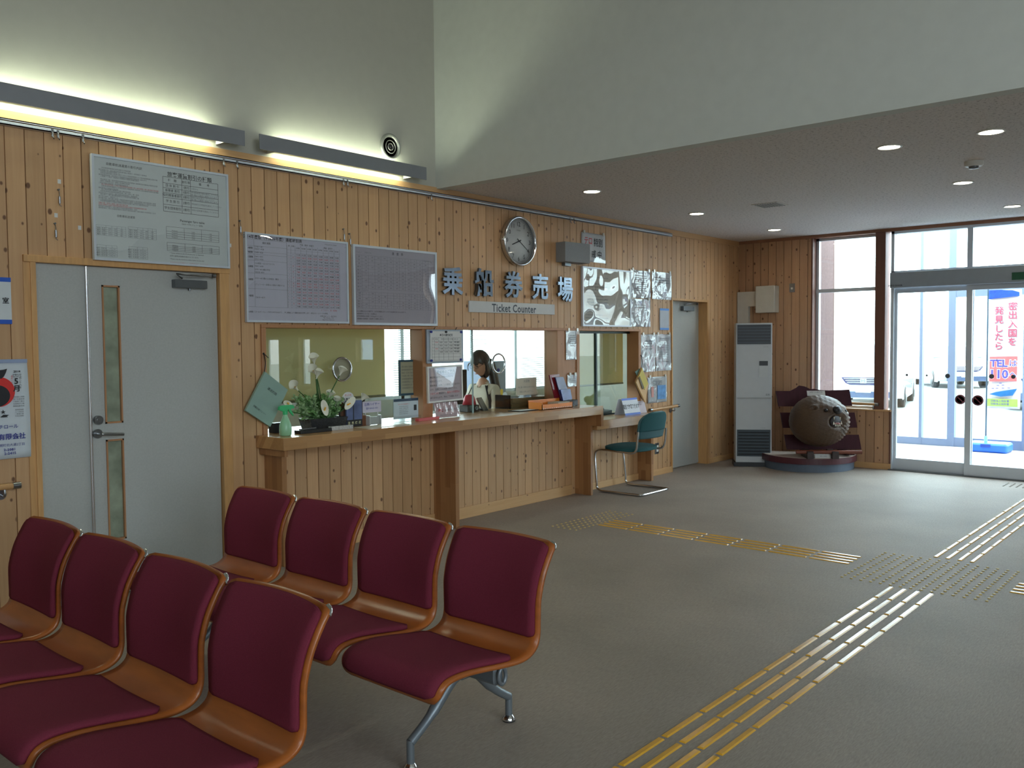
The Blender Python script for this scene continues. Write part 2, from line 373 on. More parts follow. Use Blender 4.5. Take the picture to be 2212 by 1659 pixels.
# plank wall: columns of boards cut around openings
def plankwall(mb,u0,u1,z0,z1,opens,pitch,off,put,gap=.0065,depth=.012):
    k0=math.floor((u0-off)/pitch); k1=math.ceil((u1-off)/pitch)
    for k in range(k0,k1):
        a=max(u0,off+k*pitch+gap/2); b=min(u1,off+(k+1)*pitch-gap/2)
        if b-a<.003: continue
        cuts=sorted({a,b}|{c for o in opens for c in o[:2] if a<c<b})
        for p,q in zip(cuts,cuts[1:]):
            if q-p<.002: continue
            mid=(p+q)/2; spans=[(z0,z1)]
            for o in opens:
                if o[0]<mid<o[1]:
                    ns=[]
                    for s0,s1 in spans:
                        if o[3]<=s0 or o[2]>=s1: ns.append((s0,s1)); continue
                        if o[2]>s0: ns.append((s0,o[2]))
                        if o[3]<s1: ns.append((o[3],s1))
                    spans=ns
            for s0,s1 in spans: put(p,q,s0,s1)
OPN=[(1.995,3.23,0,2.036),(3.475,8.309,.62,1.663),(8.99,9.874,0,2.03)]
OPN2=[(1.995,3.23,-1,2.036),(3.475,5.02,.85,1.663),(5.02,5.12,.85,1.663),(5.12,6.83,.85,1.663),(7.17,8.309,.70,1.663),(8.99,9.874,-1,2.03)]
mb=MB()
plankwall(mb,XW,X2+.05,0,2.76,OPN2,.1031,P0,lambda a,b,s0,s1:mb.box(a,0,s0,b,.012,s1))
# backing
cuts=[XW,1.995,3.23,3.475,6.83,7.17,8.309,8.99,9.874,X2+.16]
for a,b in zip(cuts,cuts[1:]):
    m_=(a+b)/2; zz=[(0,2.76)]
    for o in OPN2:
        if o[0]<m_<o[1]:
            zz=[(0,o[2])] if o[2]>0 else []
            zz.append((o[3],2.76)); break
    for s0,s1 in zz: mb.box(a,.012,s0,b,.14,s1)
struct('wall_north',mb,WOODN)
struct('trim_1',MB().box(XW,-.012,2.76,X2,.1,ZC),TRIM)
# picture rail (aluminium channel)
t=thing('picture_rail','long aluminium picture rail below the top trim of the pine wall','rail',(1,0,2.75))
mb=MB().box(-3.4,-.034,2.738,8.953,-.001,2.744).box(-3.4,-.034,2.738,8.953,-.030,2.758).box(-3.4,-.034,2.768,8.953,-.001,2.774).box(-3.4,-.004,2.744,8.953,-.001,2.768).box(-3.4,-.034,2.764,8.953,-.031,2.774)
mb.build('channel',ALU,t)
HOOKPX=[(113,285),(125,287),(179,300),(483,352),(512,356),(742,398),(751,400),(932,432),(1232,487),(1240,488)]
# baseboard pieces
bb=MB()
for a,b in ((3.23,3.48),(3.53,5.115),(5.165,7.03),(7.16,8.27),(8.31,8.99),(9.874,X2)):
    bb.box(a,-.014,0,b,0,.098 if a<7 else .07)
bb.box(XW,-.014,0,1.995,0,.07); struct('baseboard_north',bb,BASEB,bevel=.002)
# window frame of the ticket counter
fr=MB()
fr.box(3.475,-.015,1.643,8.309,.14,1.668).box(3.475,-.015,.85,3.512,.14,1.643).box(8.262,-.015,.70,8.309,.14,1.643)
fr.box(5.0,-.012,.86,5.11,.14,1.643).box(6.80,-.015,.86,6.905,.15,1.643).box(7.12,-.015,.86,7.17,.15,1.643)
fr.box(6.905,-.004,.86,7.12,.13,1.643)
fr.box(3.475,.005,.85,7.13,.14,.865)
struct('trim_2',fr,FRAME,bevel=.003)
for i,(a,b,z0) in enumerate(((3.512,5.0,.90),(5.11,6.80,.90),(7.17,8.262,.75))):
    g=MB()
    if i<2: g.box(a,.118,z0,b,.124,1.643)
    else:
        g.box(a,.118,z0,7.72,.124,1.643)
    o=struct('window_%d'%(i+1),g,CGLASS)
    if i==2:
        MB().box(7.62,.105,z0,7.645,.13,1.643).box(7.17,.10,1.62,8.262,.135,1.643).box(7.17,.10,.745,8.262,.135,.757).build('window_rail',mat('dark_green_window_rail',(26,44,42),.4,.3,.1),o)
        MB().box(7.62,.134,z0,8.262,.139,1.62).build('pane',CGLASS,o)
    if i==1:
        MB().box(5.72,.11,.9,5.735,.117,1.643).build('pane_edge',mat('green_glass_edge',(150,170,168),.2,0,.05),o)
# speech rings
for i,(X,Z) in enumerate(((4.257,1.333),(6.067,1.337))):
    t=thing('speaking_ring','round chrome speaking ring in the glass of the %s counter window'%('left' if i==0 else 'middle'),'ring',(X,.12,Z))
    R=.088
    MB().tube([Vector((X+R*math.cos(a),.1,Z+R*math.sin(a))) for a in [2*PI*k/40 for k in range(40)]],.0085,10,True).build('rim',CHROME,t)
    if i==0: MB().cyl((X,.108,Z),(X,.114,Z),R-.004,n=40).build('membrane',mat('tan_membrane',(150,146,120),.5,0,.03),t)
#------------------------------------------------------------------ west, south walls
wal=MB()
def wallwin(mb,fixed,lo,hi,z0,z1,opens,axis,th=.15):
    cuts=sorted({lo,hi}|{o[0] for o in opens}|{o[1] for o in opens})
    for a,b in zip(cuts,cuts[1:]):
        m_=(a+b)/2; zs=[(z0,z1)]
        for o in opens:
            if o[0]<m_<o[1]:
                zs=[s_ for s0,s1 in zs for s_ in ((s0,min(s1,o[2])),(max(s0,o[3]),s1)) if s_[1]-s_[0]>.001]
        for s0,s1 in zs:
            if axis=='X': mb.box(a,fixed-th,s0,b,fixed,s1)
            else: mb.box(fixed-th,a,s0,fixed,b,s1)
sw=[(-2.3+2.1*i,-.5+2.1*i,.9,2.5) for i in range(2)]+[(-2.8+2.0*i,-1.0+2.0*i,3.3,4.3) for i in range(3)]
struct('wall_south',(lambda m:(wallwin(m,YS,XW,X2+.15,0,ZH,sw,'X'),m)[1])(MB()),WHITEW)
ww=[(-10.8,-9.0,3.3,4.3),(-8.6,-6.8,3.3,4.3)]
struct('wall_west',(lambda m:(wallwin(m,XW,YS,.14,0,ZH,ww,'Y'),m)[1])(MB()),WHITEW)
#------------------------------------------------------------------ east wall (entrance side)
mb=MB()
EO=[(-1.87,-.985,.70,2.79),(-15,-1.87,-1,4)]
plankwall(mb,-1.925,0,0,2.80,[(-1.925,-.985,.685,2.81)],.1031,0,lambda a,b,s0,s1:mb.box(X2,a,s0,X2+.012,b,s1))
mb.box(X2+.012,-.985,0,X2+.16,.0,2.8).box(X2+.012,-1.925,0,X2+.16,-.985,.69)
struct('wall_east',mb,WOODE)
struct('trim_3',MB().box(X2-.012,-6,2.785,X2+.14,0,ZC),mat('dark_top_trim',(150,104,78),.5,0,.1,8))
struct('baseboard_east',MB().box(X2-.014,-1.925,0,X2,0,.07).box(X2-.02,-1.945,0,X2+.1,-1.925,.07),BASEB,bevel=.002)
struct('trim_4',MB().box(X2-.03,-1.945,.685,X2+.16,-.985,.708),mat('window_sill_pine',(205,160,112),.3,0,.06,6,coat=.6,coatrough=.15),bevel=.003)
struct('trim_5',MB().box(X2-.03,-1.868,.708,X2+.13,-1.752,2.79).box(X2-.012,-1.945,0,X2+.13,-1.925,.69).box(X2-.012,-.995,.708,X2+.16,-.975,2.79),POST,bevel=.003)
mb=MB(); JX=X2+.10
mb.box(JX,-1.035,.708,JX+.06,-.995,2.785).box(JX,-1.752,.708,JX+.06,-1.70,2.785) if 0 else mb.box(JX,-1.03,.708,JX+.06,-.995,2.785)
mb.box(JX,-1.752,.708,JX+.06,-1.735,2.785).box(JX,-1.752,2.755,JX+.06,-.995,2.785).box(JX,-1.752,.708,JX+.06,-.995,.735).box(JX-.01,-1.752,2.118,JX+.06,-.995,2.16)
o=struct('window_4',mb,ALU); MB().box(JX+.025,-1.735,.735,JX+.031,-1.03,2.118).box(JX+.025,-1.735,2.16,JX+.031,-1.03,2.755).build('pane',GLASS,o)
# door front
YD0=-1.925; YD1=-3.70
mb=MB()
mb.box(X2-.01,YD0-.035,0,X2+.09,YD0,2.79).box(X2-.01,YD1,0,X2+.09,YD1+.06,2.79).box(X2-.01,YD1,2.755,X2+.09,YD0,2.79).box(X2-.01,YD1,2.29,X2+.09,YD0,2.325)
for y in (-2.76,): mb.box(X2,y-.028,2.325,X2+.07,y+.028,2.755)
o=struct('door_1',mb,ALU)
MB().box(X2+.03,YD1+.06,2.325,X2+.036,YD0-.035,2.755).build('transom_pane',GLASS,o)
t=MB().bbox(X2-.11,YD1+.02,2.125,X2+.02,YD0-.02,2.302,.006,axis='Y').build('header_box',mat('grey_door_header',(150,160,170),.45,.2,.03),o)
MB().text('AUTO DOOR',(0,0),.026,frameM((X2-.112,-2.005,2.15),(0,-1,0),(0,0,1)),bold=.02).build('header_lettering',INK,o)
mb=MB().box(X2-.116,-3.36,2.151,X2-.110,-3.195,2.23); mb.build('green_sticker',mat('green_sticker',(20,84,60),.5,0,.05),o)
def leafdoor(name,x,ya,yb,st,rb,parent):
    """framed glass leaf from ya to yb (yb<ya)"""
    m=MB().box(x,ya-st,0.012,x+.035,ya,2.13).box(x,yb,0.012,x+.035,yb+st,2.13).box(x,yb+st,.012,x+.035,ya-st,rb).box(x,yb+st,2.07,x+.035,ya-st,2.13)
    l=m.build(name,ALU,parent); MB().box(x+.015,yb+st,rb,x+.021,ya-st,2.07).build('leaf_pane',GLASS,l); return l
leafdoor('fixed_leaf',X2+.03,YD0-.035,-2.80,.03,.14,o)
leafdoor('sliding_leaf',X2-.02,-2.735,-3.62,.06,.135,o)
def ngsign(c,r,parent,nm):
    m=MB().lathe([(r*.72,0),(r,0),(r,.003),(r*.72,.003),(r*.72,0)],c,'X',28); 
    M_=frameM((c[0]-.001,c[1],c[2]),(0,-1,0),(0,0,1))@Matrix.Rotation(-PI/4,4,'Z')
    m.box(-r*.8,-r*.1,0,r*.8,r*.1,.003,M_); m.build(nm,mat('dark_red_sticker',(120,60,66),.5,0,.05),parent)
    MB().lathe([(0,0),(r*.72,0),(r*.72,.0015),(0,.0015)],c,'X',24).build('sticker_face',mat('pink_sticker_face',(225,185,185),.5,0,.05),parent)
p=bx(2074,863,X2+.04); ngsign((X2+.044,p.y,p.z),.055,o,'prohibition_sticker')
p=bx(2112,865,X2-.01); ngsign((X2-.008,p.y,p.z),.058,o,'prohibition_sticker')
for px,py,r in ((1959,810,.014),(2002,811,.011),(2047,812,.026),(2142,813,.026),(2189,814,.022)):
    q=bx(px,py,X2+.04 if px<2090 else X2-.006); MB().cyl((q.x,q.y,q.z),(q.x-.003,q.y,q.z),r,n=20).build('collision_dot',mat('grey_dot',(95,98,105),.5,0,.05),o)
# threshold and the rest of the east wall
struct('trim_6',MB().box(X2-.05,YD1,0,X2+.12,YD0,.012),GREY)
mb=MB(); eo=[(-5.95,-5.3,.7,2.75),(-7.6,-7.1,1.2,1.66),(-9.42,-9.03,.7,1.68),(-10.65,-10.1,.66,1.68)]
wallwin(mb,X2+.15,YS,YD1,0,ZC,eo,'Y'); struct('wall_east_far',mb,WOODE)
for i,w_ in enumerate(eo):
    mb=MB(); 
    for a,b,c,d in ((w_[0],w_[0]+.04,w_[2],w_[3]),(w_[1]-.04,w_[1],w_[2],w_[3]),(w_[0],w_[1],w_[2],w_[2]+.04),(w_[0],w_[1],w_[3]-.04,w_[3]))+(((w_[0],w_[1],2.12,2.16),) if w_[3]>2 else ()): mb.box(JX,a,c,JX+.04,b,d)
    o=struct('window_%d'%(5+i),mb,ALU); MB().box(JX+.02,w_[0]+.04,w_[2]+.04,JX+.025,w_[1]-.04,w_[3]-.04).build('pane',GLASS,o)
struct('wall_gable_east',MB().box(X2+.05,YS,ZC+.1,X2+.2,.3,ZC+.4),WHITEW)
#------------------------------------------------------------------ office behind the counter
struct('floor_office',MB().box(.5,.35,-.06,XW+15.5,2.9,0),mat('office_floor',(150,148,140),.6,0,.05))
struct('ceiling_office',MB().box(.5,.14,2.6,12,2.9,2.7),mat('office_ceiling',(200,200,194),.9,0,.03))
mb=MB(); wallwin(mb,2.85,.5,12,0,2.7,[(3.2,10.3,.86,2.35)],'X'); struct('wall_office_back',mb,mat('office_wall',(190,190,178),.8,0,.03))
struct('wall_office_left',MB().box(.4,.14,0,.5,2.9,2.7),MATS['office_wall'])
struct('wall_office_right',MB().box(10.7,.3,0,10.8,2.9,2.7),MATS['office_wall'])
mb=MB()
for x in (3.2,4.9,6.6,7.22,8.45,9.35,10.26): mb.box(x,2.72,.86,x+.05,2.76,2.35)
mb.box(3.2,2.72,.86,10.3,2.76,.90).box(3.2,2.72,2.31,10.3,2.76,2.35)
o=struct('window_10',mb,ALU); MB().box(3.2,2.74,.9,10.3,2.745,2.31).build('pane',GLASS,o)
SLAT=mat('pale_blind_slat',(200,205,200),.5,0,.03)
for k,(a,b,z0,lab) in enumerate(((7.0,7.3,.9,'narrow strip of venetian blind beside the left glass of the office window'),(8.35,8.65,1.35,'narrow venetian blind hanging behind the clerk'),(9.35,9.85,.95,'venetian blind at the right end of the office window'))):
    t=thing('venetian_blind',lab,'blind',(a,2.6,z0)); m=MB(); z=z0
    while z<2.55: m.box(a,2.60,z,b,2.625,z+.006); z+=.028
    m.build('slats',SLAT,t); MB().box(a,2.59,2.56,b,2.64,2.6).build('headrail',SLAT,t)
# yellow-green roller screens just behind the counter glass
BLIND=bpy.data.materials.new('yellow_green_roller_screen'); BLIND.use_nodes=True; t_=BLIND.node_tree; t_.nodes.remove(t_.nodes['Principled BSDF'])
d_=N(t_,'ShaderNodeBsdfDiffuse'); l_=N(t_,'ShaderNodeBsdfTranslucent'); x_=N(t_,'ShaderNodeMixShader'); n_=N(t_,'ShaderNodeTexNoise'); n_.inputs['Scale'].default_value=3
c_=mixc(t_,n_.outputs[0],srgb(226,216,182),srgb(220,212,174)); t_.links.new(c_,d_.inputs[0]); l_.inputs[0].default_value=srgb(206,198,160); x_.inputs[0].default_value=.35
t_.links.new(d_.outputs[0],x_.inputs[1]); t_.links.new(l_.outputs[0],x_.inputs[2]); t_.links.new(x_.outputs[0],t_.nodes['Material Output'].inputs[0])
for a,b,z0,lab in ((3.3,4.86,1.095,'wide yellow-green roller blind behind the left counter window'),(7.0,8.42,1.06,'yellow-green roller blind behind the right counter window')):
    t=thing('roller_blind',lab,'blind',(a,.3,z0))
    MB().box(a,.298,z0,b,.301,1.75).build('screen',BLIND,t); MB().cyl((a,.3,z0),(b,.3,z0),.010).build('bottom_bar',mat('blind_bar',(120,120,100),.5,0,.03),t)
    MB().cyl((a,.32,1.76),(b,.32,1.76),.025).build('roller',ALU,t)
    for x in (a,b): MB().box(x-.004,.14,1.73,x+.004,.35,1.79).build('bracket',ALU,t)
#------------------------------------------------------------------ counters
t=thing('ticket_counter','long laminated wood ticket counter top on upright fins below the glass windows','counter',(5.3,0,0))
CY=-.33
m=MB().bbox(3.42,CY,.815,7.132,-.001,.90,.006); m.build('counter_top',CTOP,t)
struct('trim_9',MB().box(3.515,0,.815,7.13,.34,.90).box(7.17,0,.652,8.26,.34,.745),CTOP)
MB().box(3.44,CY+.02,.77,3.465,-.02,.815).build('end_block',FIN,t)
for x0,x1,d in ((3.485,3.525,.21),(5.118,5.160,.26),(7.095,7.13,.20)):
    MB().bbox(x0,-d,0,x1,-.001,.815,.003).build('support_fin',FIN,t)
MB().box(7.09,CY,.70,7.13,-.001,.815).build('end_panel',FIN,t)
t=thing('writing_counter','lower laminated wood counter beside the green chair','counter',(7.7,0,0))
MB().bbox(7.136,-.25,.652,8.32,-.001,.745,.006).build('counter_top',CTOP,t)
MB().bbox(8.255,-.18,0,8.30,-.001,.652,.003).build('support_fin',FIN,t)
#------------------------------------------------------------------ doors
JM=mat('pine_door_casing',(206,158,102),.45,0,.1,5,stretch=(8,8,1))
m=MB().box(1.99,-.016,0,2.02,.12,2.03).box(3.165,-.016,0,3.235,.14,2.04).box(1.955,-.008,0,1.995,.0,2.04).box(1.955,-.02,2.0,3.24,.14,2.04)
struct('trim_7',m,JM,bevel=.003)
d=struct('door_2',MB().bbox(2.02,.02,0.008,2.303,.06,2.0,.002),DOORM)
d2=MB()
for x0,x1,z0,z1 in ((2.318,2.399,.008,1.998),(2.506,3.16,.008,1.998),(2.399,2.506,1.89,1.998),(2.399,2.506,.958,1.056),(2.399,2.506,.008,.34)): d2.box(x0,.02,z0,x1,.06,z1)
d2=d2.build('wide_leaf',DOORM,d)
MB().bbox(2.300,.006,.008,2.320,.06,2.0,.008).build('meeting_edge',mat('polished_strip',(225,226,230),.22,1,.02),d)
fg=mat('figured_glass',(150,160,140),.18,0,.25,9,bump=.5,bscale=90,spec=.8)
for z0,z1 in ((1.056,1.89),(.34,.958)):
    f=MB().box(2.399,.012,z0,2.408,.03,z1).box(2.497,.012,z0,2.506,.03,z1).box(2.399,.012,z0,2.506,.03,z0+.01).box(2.399,.012,z1-.01,2.506,.03,z1).build('slot_frame',FRAME,d2)
    MB().box(2.405,.034,z0,2.5,.04,z1).build('slot_glass',fg,d2)
MB().cyl((2.348,.02,1.0),(2.348,.005,1.0),.028).tube(smoothpath([(2.348,.01,1.0),(2.348,-.035,1.0),(2.37,-.045,.999),(2.48,-.045,.99)]),.009).build('lever_handle',STEEL,d2)
MB().cyl((2.352,.02,1.082),(2.352,-.004,1.082),.027).cyl((2.352,-.004,1.082),(2.352,-.007,1.082),.012).build('deadbolt',STEEL,d2)
def closer(x0,x1,z0,z1,y,par,arm):
    MB().bbox(x0,y-.045,z0,x1,y,z1,.004,axis='X').cyl(((x0+x1)/2,y-.02,z0),((x0+x1)/2,y-.02,z0-.015),.008).build('door_closer',GREY,par)
    MB().tube(arm,.007,6).cyl(arm[-1],Vector(arm[-1])+Vector((.02,0,0)),.014).build('closer_arm',STEEL,par)
closer(2.845,3.07,1.893,1.945,.02,d2,[(2.9,-.01,1.955),(2.83,-.07,1.975),(3.0,-.045,1.975),(3.11,-.02,1.98)])
m=MB().box(9.845,-.004,0,9.874,.14,2.03).box(8.975,-.016,0,8.995,.14,2.04).box(8.99,-.008,2.012,9.874,.14,2.035)
struct('trim_8',m,JM)
d=struct('door_3',MB().bbox(8.995,.118,.01,9.845,.139,2.012,.002),DOORM)
MB().cyl((9.03,.118,1.15),(9.03,.10,1.15),.012).build('peg',WHITE,d)
closer(9.40,9.66,1.90,1.955,.118,d,[(9.42,.08,1.965),(9.45,.05,1.985),(9.62,.06,1.985),(9.74,.09,1.99)])
# dark backing room side of the doors
struct('wall_corridor',MB().box(1.9,.142,0,3.3,.16,2.1).box(8.9,.142,0,9.95,.16,2.1),MATS['office_wall'])
#------------------------------------------------------------------ wall lamps
TUBE=mat('lit_fluorescent_tube',(240,255,225),.5,emit=(244,255,226),estr=36)
for x0,x1,lab in ((1.55,3.308,'left long grey wall lamp throwing light up and down'),(3.42,4.962,'right long grey wall lamp near the round vent')):
    t=thing('wall_lamp',lab,'lamp',((x0+x1)/2,0,2.89))
    MB().box(x0,-.125,2.84,x1,-.119,2.94).build('shade',mat('grey_lamp_shade',(140,142,146),.5,.3,.03),t)
    MB().cyl((x0+.2,-.048,2.89),(x1-.2,-.048,2.89),.014).build('tube',TUBE,t)
    for xe in (x0+.14,x1-.14): MB().box(xe-.002,-.118,2.845,xe+.002,-.002,2.935).build('end_plate',WHITE,t)
    MB().box(x0+.15,-.035,2.875,x0+.19,0,2.905).box(x0+.08,-.022,2.87,x1-.08,0,2.91).box(x0+.3,-.12,2.885,x0+.31,-.04,2.895).box(x1-.31,-.12,2.885,x1-.3,-.04,2.895).build('back_plate',WHITE,t)
# round vent
t=thing('round_vent','round metal air vent with concentric rings on the white wall','vent',(4.685,0,3.076))
c=(4.685,0,3.076)
MB().lathe([(.103,0),(.104,-.012),(.095,-.022),(.082,-.02),(.074,-.006),(.074,0)],c,'Y',48).build('outer_ring',mat('pale_metal_vent',(170,172,165),.4,.5,.03),t)
MB().lathe([(0,-.001),(.076,-.001)],c,'Y',40).build('dark_throat',BLACK,t)
for r in (.05,.026): MB().lathe([(r,-.004),(r+.0035,-.012),(r-.003,-.014),(r-.003,-.004),(r,-.004)],c,'Y',40).build('ring',MATS['pale_metal_vent'],t)
MB().lathe([(0,-.012),(.018,-.011),(.019,-.004),(0,-.004)],c,'Y',24).build('hub',DARK,t)
#------------------------------------------------------------------ ceiling fittings
DL=mat('lit_downlight_lens',(255,250,240),.5,emit=(255,246,232),estr=9)
DLL=['downlight nearest the counter clock','middle downlight of the row by the counter wall','small downlight nearest the far corner','left of the two big downlights nearest the bulkhead','rightmost big downlight near the bulkhead','downlight just beyond the smoke detector','downlight nearest the entrance doors']
for (x,y),lab in zip(((6.228,-.844),(8.031,-.857),(9.824,-.88),(6.202,-3.319),(6.193,-3.938),(8.015,-3.333),(9.762,-3.352)),DLL):
    t=thing('downlight',lab,'ceiling light',(x,y,ZC),group='round ceiling downlights')
    MB().lathe([(.066,.0),(.082,0),(.083,-.004),(.072,-.008),(.066,-.004),(.066,0)],(x,y,ZC),'Z',36).build('trim_ring',WHITE,t)
    MB().lathe([(0,-.003),(.066,-.003)],(x,y,ZC),'Z',36).build('lens',DL,t)
t=thing('ceiling_vent','square grey ceiling vent between the downlights','vent',(8.01,-1.65,ZC))
MB().box(7.88,-1.78,ZC-.006,8.14,-1.52,ZC).build('vent_frame',CREAM,t); m=MB()
for k in range(9): m.box(7.90,-1.755+k*.025,ZC-.009,8.12,-1.745+k*.025,ZC-.006)
m.build('grille',mat('vent_grille',(120,118,115),.6,0,.03),t)
t=thing('smoke_detector','round white smoke detector on the ceiling','smoke detector',(7.142,-3.619,ZC))
MB().lathe([(.065,0),(.065,-.025),(.055,-.035),(.0,-.035)],(7.142,-3.619,ZC),'Z',32).build('housing',WHITE,t)
MB().lathe([(.034,-.035),(.034,-.05),(0,-.054)],(7.142,-3.619,ZC),'Z',24).build('sensor',GREY,t)
#------------------------------------------------------------------ hooks on the rail
HL=['leftmost small hook hanging from the picture rail','small hook just right of the leftmost rail hook','rail hook above the left corner of the big fare board','rail hook above the right corner of the big fare board','rail hook just right of the big fare board','rail hook above the gap between the two boards','rail hook just right of the gap between the boards','short rail hook near the bulkhead corner','rail hook left of the warning notice','rail hook above the loudspeaker box']
for (px,py),lab in zip(HOOKPX,HL):
    q=by(px,py,-.036); m=MB().box(q.x-.006,-.04,2.735,q.x+.006,-.034,2.755).tube([(q.x,-.038,2.74),(q.x,-.04,2.715),(q.x+.004,-.046,2.70),(q.x+.001,-.05,2.708)],.003,6).cyl((q.x,-.038,2.728),(q.x,-.038,2.712),.0065)
    tag(m.build('rail_hook',STEEL),lab,'hook','hooks hanging from the picture rail')
#------------------------------------------------------------------ notice boards
def film(name,wave,scale): return glass(name,(.96,.97,.97,1),2.0,(wave,scale))
FILM1=film('board_film',.006,2.2); FILM2=film('wavy_board_film',.035,3.2); FILM3=film('crinkled_laminate',.016,8)
def rect(mb,x0,z0,x1,z1,M,w=.0015,th=.0004):
    for a,b,c,d in ((x0,z0,x1,z0+w),(x0,z1-w,x1,z1),(x0,z0,x0+w,z1),(x1-w,z0,x1,z1)): mb.box(a,b,0,c,d,th,M)
def table(mb,x0,z0,x1,z1,cols,rows,M,w=.0012):
    """ruled grid; cols/rows are fractions"""
    for c in cols: mb.box(x0+(x1-x0)*c-w/2,z0,0,x0+(x1-x0)*c+w/2,z1,.0004,M)
    for r in rows: mb.box(x0,z0+(z1-z0)*r-w/2,0,x1,z0+(z1-z0)*r+w/2,.0004,M)
def board(lab,x0,z0,x1,z1,fr,y=-.02,sheet=PAPER,flm=FILM1,name='notice_board',cat='notice board',frm=ALU,grp=None):
    t=thing(name,lab,cat,((x0+x1)/2,y,z0),group=grp)
    if fr:
        m=MB().box(x0,y-.012,z0,x0+fr,y+.014,z1).box(x1-fr,y-.012,z0,x1,y+.014,z1).box(x0+fr,y-.012,z0,x1-fr,y+.014,z0+fr).box(x0+fr,y-.012,z1-fr,x1-fr,y+.014,z1)
        m.build('frame',frm,t)
    MB().box(x0+fr*.8,y-.003,z0+fr*.8,x1-fr*.8,y+.004,z1-fr*.8).build('sheet',sheet,t)
    if flm: MB().add([(x0+fr,y-.009,z0+fr),(x1-fr,y-.009,z0+fr),(x1-fr,y-.009,z1-fr),(x0+fr,y-.009,z1-fr)],[(0,1,2,3)]).build('cover_film',flm,t)
    return t,WM(y-.0034)
PAPG=mat('grey_white_sheet',(218,224,222),.7,var=.02); PAPL=mat('lilac_white_sheet',(208,206,220),.7,var=.02); PAPM=mat('mauve_grey_sheet',(182,176,186),.7,var=.02)
# board 1: fares and discounts
t,M_=board('largest fare and discount board, hanging above the grey double door',2.334,2.033,3.226,2.652,.014,y=-.035,sheet=PAPG)
k=MB(); g=MB(); r=MB(); ox,oz,Wd,Hd=2.334,2.033,.892,.619
def L1(px,py):  # zoom crop pixel -> board position
    q=by(180+px/6.381,330+py/6.381,-.035); return q.x,q.z
k.text('旅客運賃割引の種類',L1(1465,345),.034,M_,bold=.012)
x0,z1=L1(1090,325); x1,z0=L1(1860,890)
table(k,x0,z0,x1,z1,(0,.33,.49,1),(0,.2,.4,.54,.68,.82,1),M_,.0022)
H_=z1-z0; Wt=x1-x0
for j,(a,b) in enumerate((('種　類','割引率'),('団 体 割 引','1割引'),('身障者 割引','5割引'),('知的障害者割引','5割引'),('学 生 割 引','2割引'),('学生団体割引','3割引'))):
    zz=z1-H_*(.09,.25,.39,.53,.7,.9)[j]; k.text(a,(x0+Wt*.165,zz),.019,M_,bold=.006); k.text(b,(x0+Wt*.41,zz),.019,M_,bold=.006)
k.text('備　　考',(x0+Wt*.74,z1-H_*.09),.019,M_,bold=.006)
for j,s_ in enumerate(('15名以上','身体障害者手帳を提示してください','第1種は介護者も適用になります','療育手帳を提示してください','第1種は介護者も適用になります','学校発行の学割証を提出してください','学校の証明書を提出してください')):
    g.text(s_,(x0+Wt*.50,z1-H_*(.25,.36,.43,.51,.57,.70,.88)[j]),.0125,M_,align='LEFT')
k.text('Passenger fare table',L1(1500,955),.021,M_,bold=.01); k.text('FERRY TYPE (フェリー運賃)',L1(1500,1000),.012,M_)
for (a,b),(c,d_) in (((1140,1015),(1865,1240)),((1150,1235),(1872,1405))):
    x0,z1=L1(a,b); x1,z0=L1(c,d_); z0=min(z0,z1-.05); table(k,x0,z0,x1,z1,(0,.33,.66,1),(0,.2,.4,.6,1),M_,.0014)
    for j in range(4):
        for i in range(3): k.text(('Wakkanai','2,570','1,180')[i],(x0+(x1-x0)*(.15,.5,.83)[i],z1-(z1-z0)*(.32+.19*j)),.010,M_)
for j,s_ in enumerate(('* Tickets will be on sale 30 minutes prior to departure.','(切符の発売は出港30分前からになります)','* Please note the round-trip tickets below are not sold.')): k.text(s_,(L1(1150,0)[0],L1(1440,(1400,1440,1480)[j])[1]),.0105,M_,align='LEFT')
r.text('(往復切符は下記運賃です)、往復割引は行っておりません',L1(1190,1495+20),.0105,M_,align='LEFT')
k.text('自動車航送運賃の割引内訳',L1(560,190),.0185,M_,bold=.004); k.text('自動車航送運賃',L1(585,885),.016,M_)
random.seed(3)
TXT='自動車航送運賃特殊手荷物旅客等級大人小児二等往復一般車両乗用軽貨物月日から変更期間普通急行割引適用'
def line(n): return ''.join(random.choice(TXT) for _ in range(n))
yy=205
for j in range(24):
    n=random.choice((12,18,24,30,36)); col=r if j in(9,20,21) else g
    col.text(line(n),L1(205+random.choice((0,0,25,40)),yy+j*23+ (20 if j>5 else 0)),.0098,M_,align='LEFT')
for a,b,c,d_ in ((170,990,585,1165),(615,1020,1005,1205),(185,1265,465,1440),(625,1290,885,1470)):
    x0,z1=L1(a,b); x1,z0=L1(c,d_); z0=min(z0,z1-.02); table(g,x0,z0,x1,z1,(0,.33,.52,.7,.86,1) if c-a>350 else (0,.45,.75,1),(0,.2,.4,.6,.8,1),M_,.0009)
    for j in range(4):
        k.text(random.choice(('稚内－利尻','稚内－礼文','利尻－礼文')),(x0+(x1-x0)*.17,z1-(z1-z0)*(.3+.2*j)),.010,M_)
        for i in range(3): g.text(str(random.randint(300,5800)),(x0+(x1-x0)*(.45+.2*i),z1-(z1-z0)*(.3+.2*j)),.009,M_)
k.build('black_print',INK,t); g.build('grey_print',INKG,t); r.build('red_print',INKR,t)
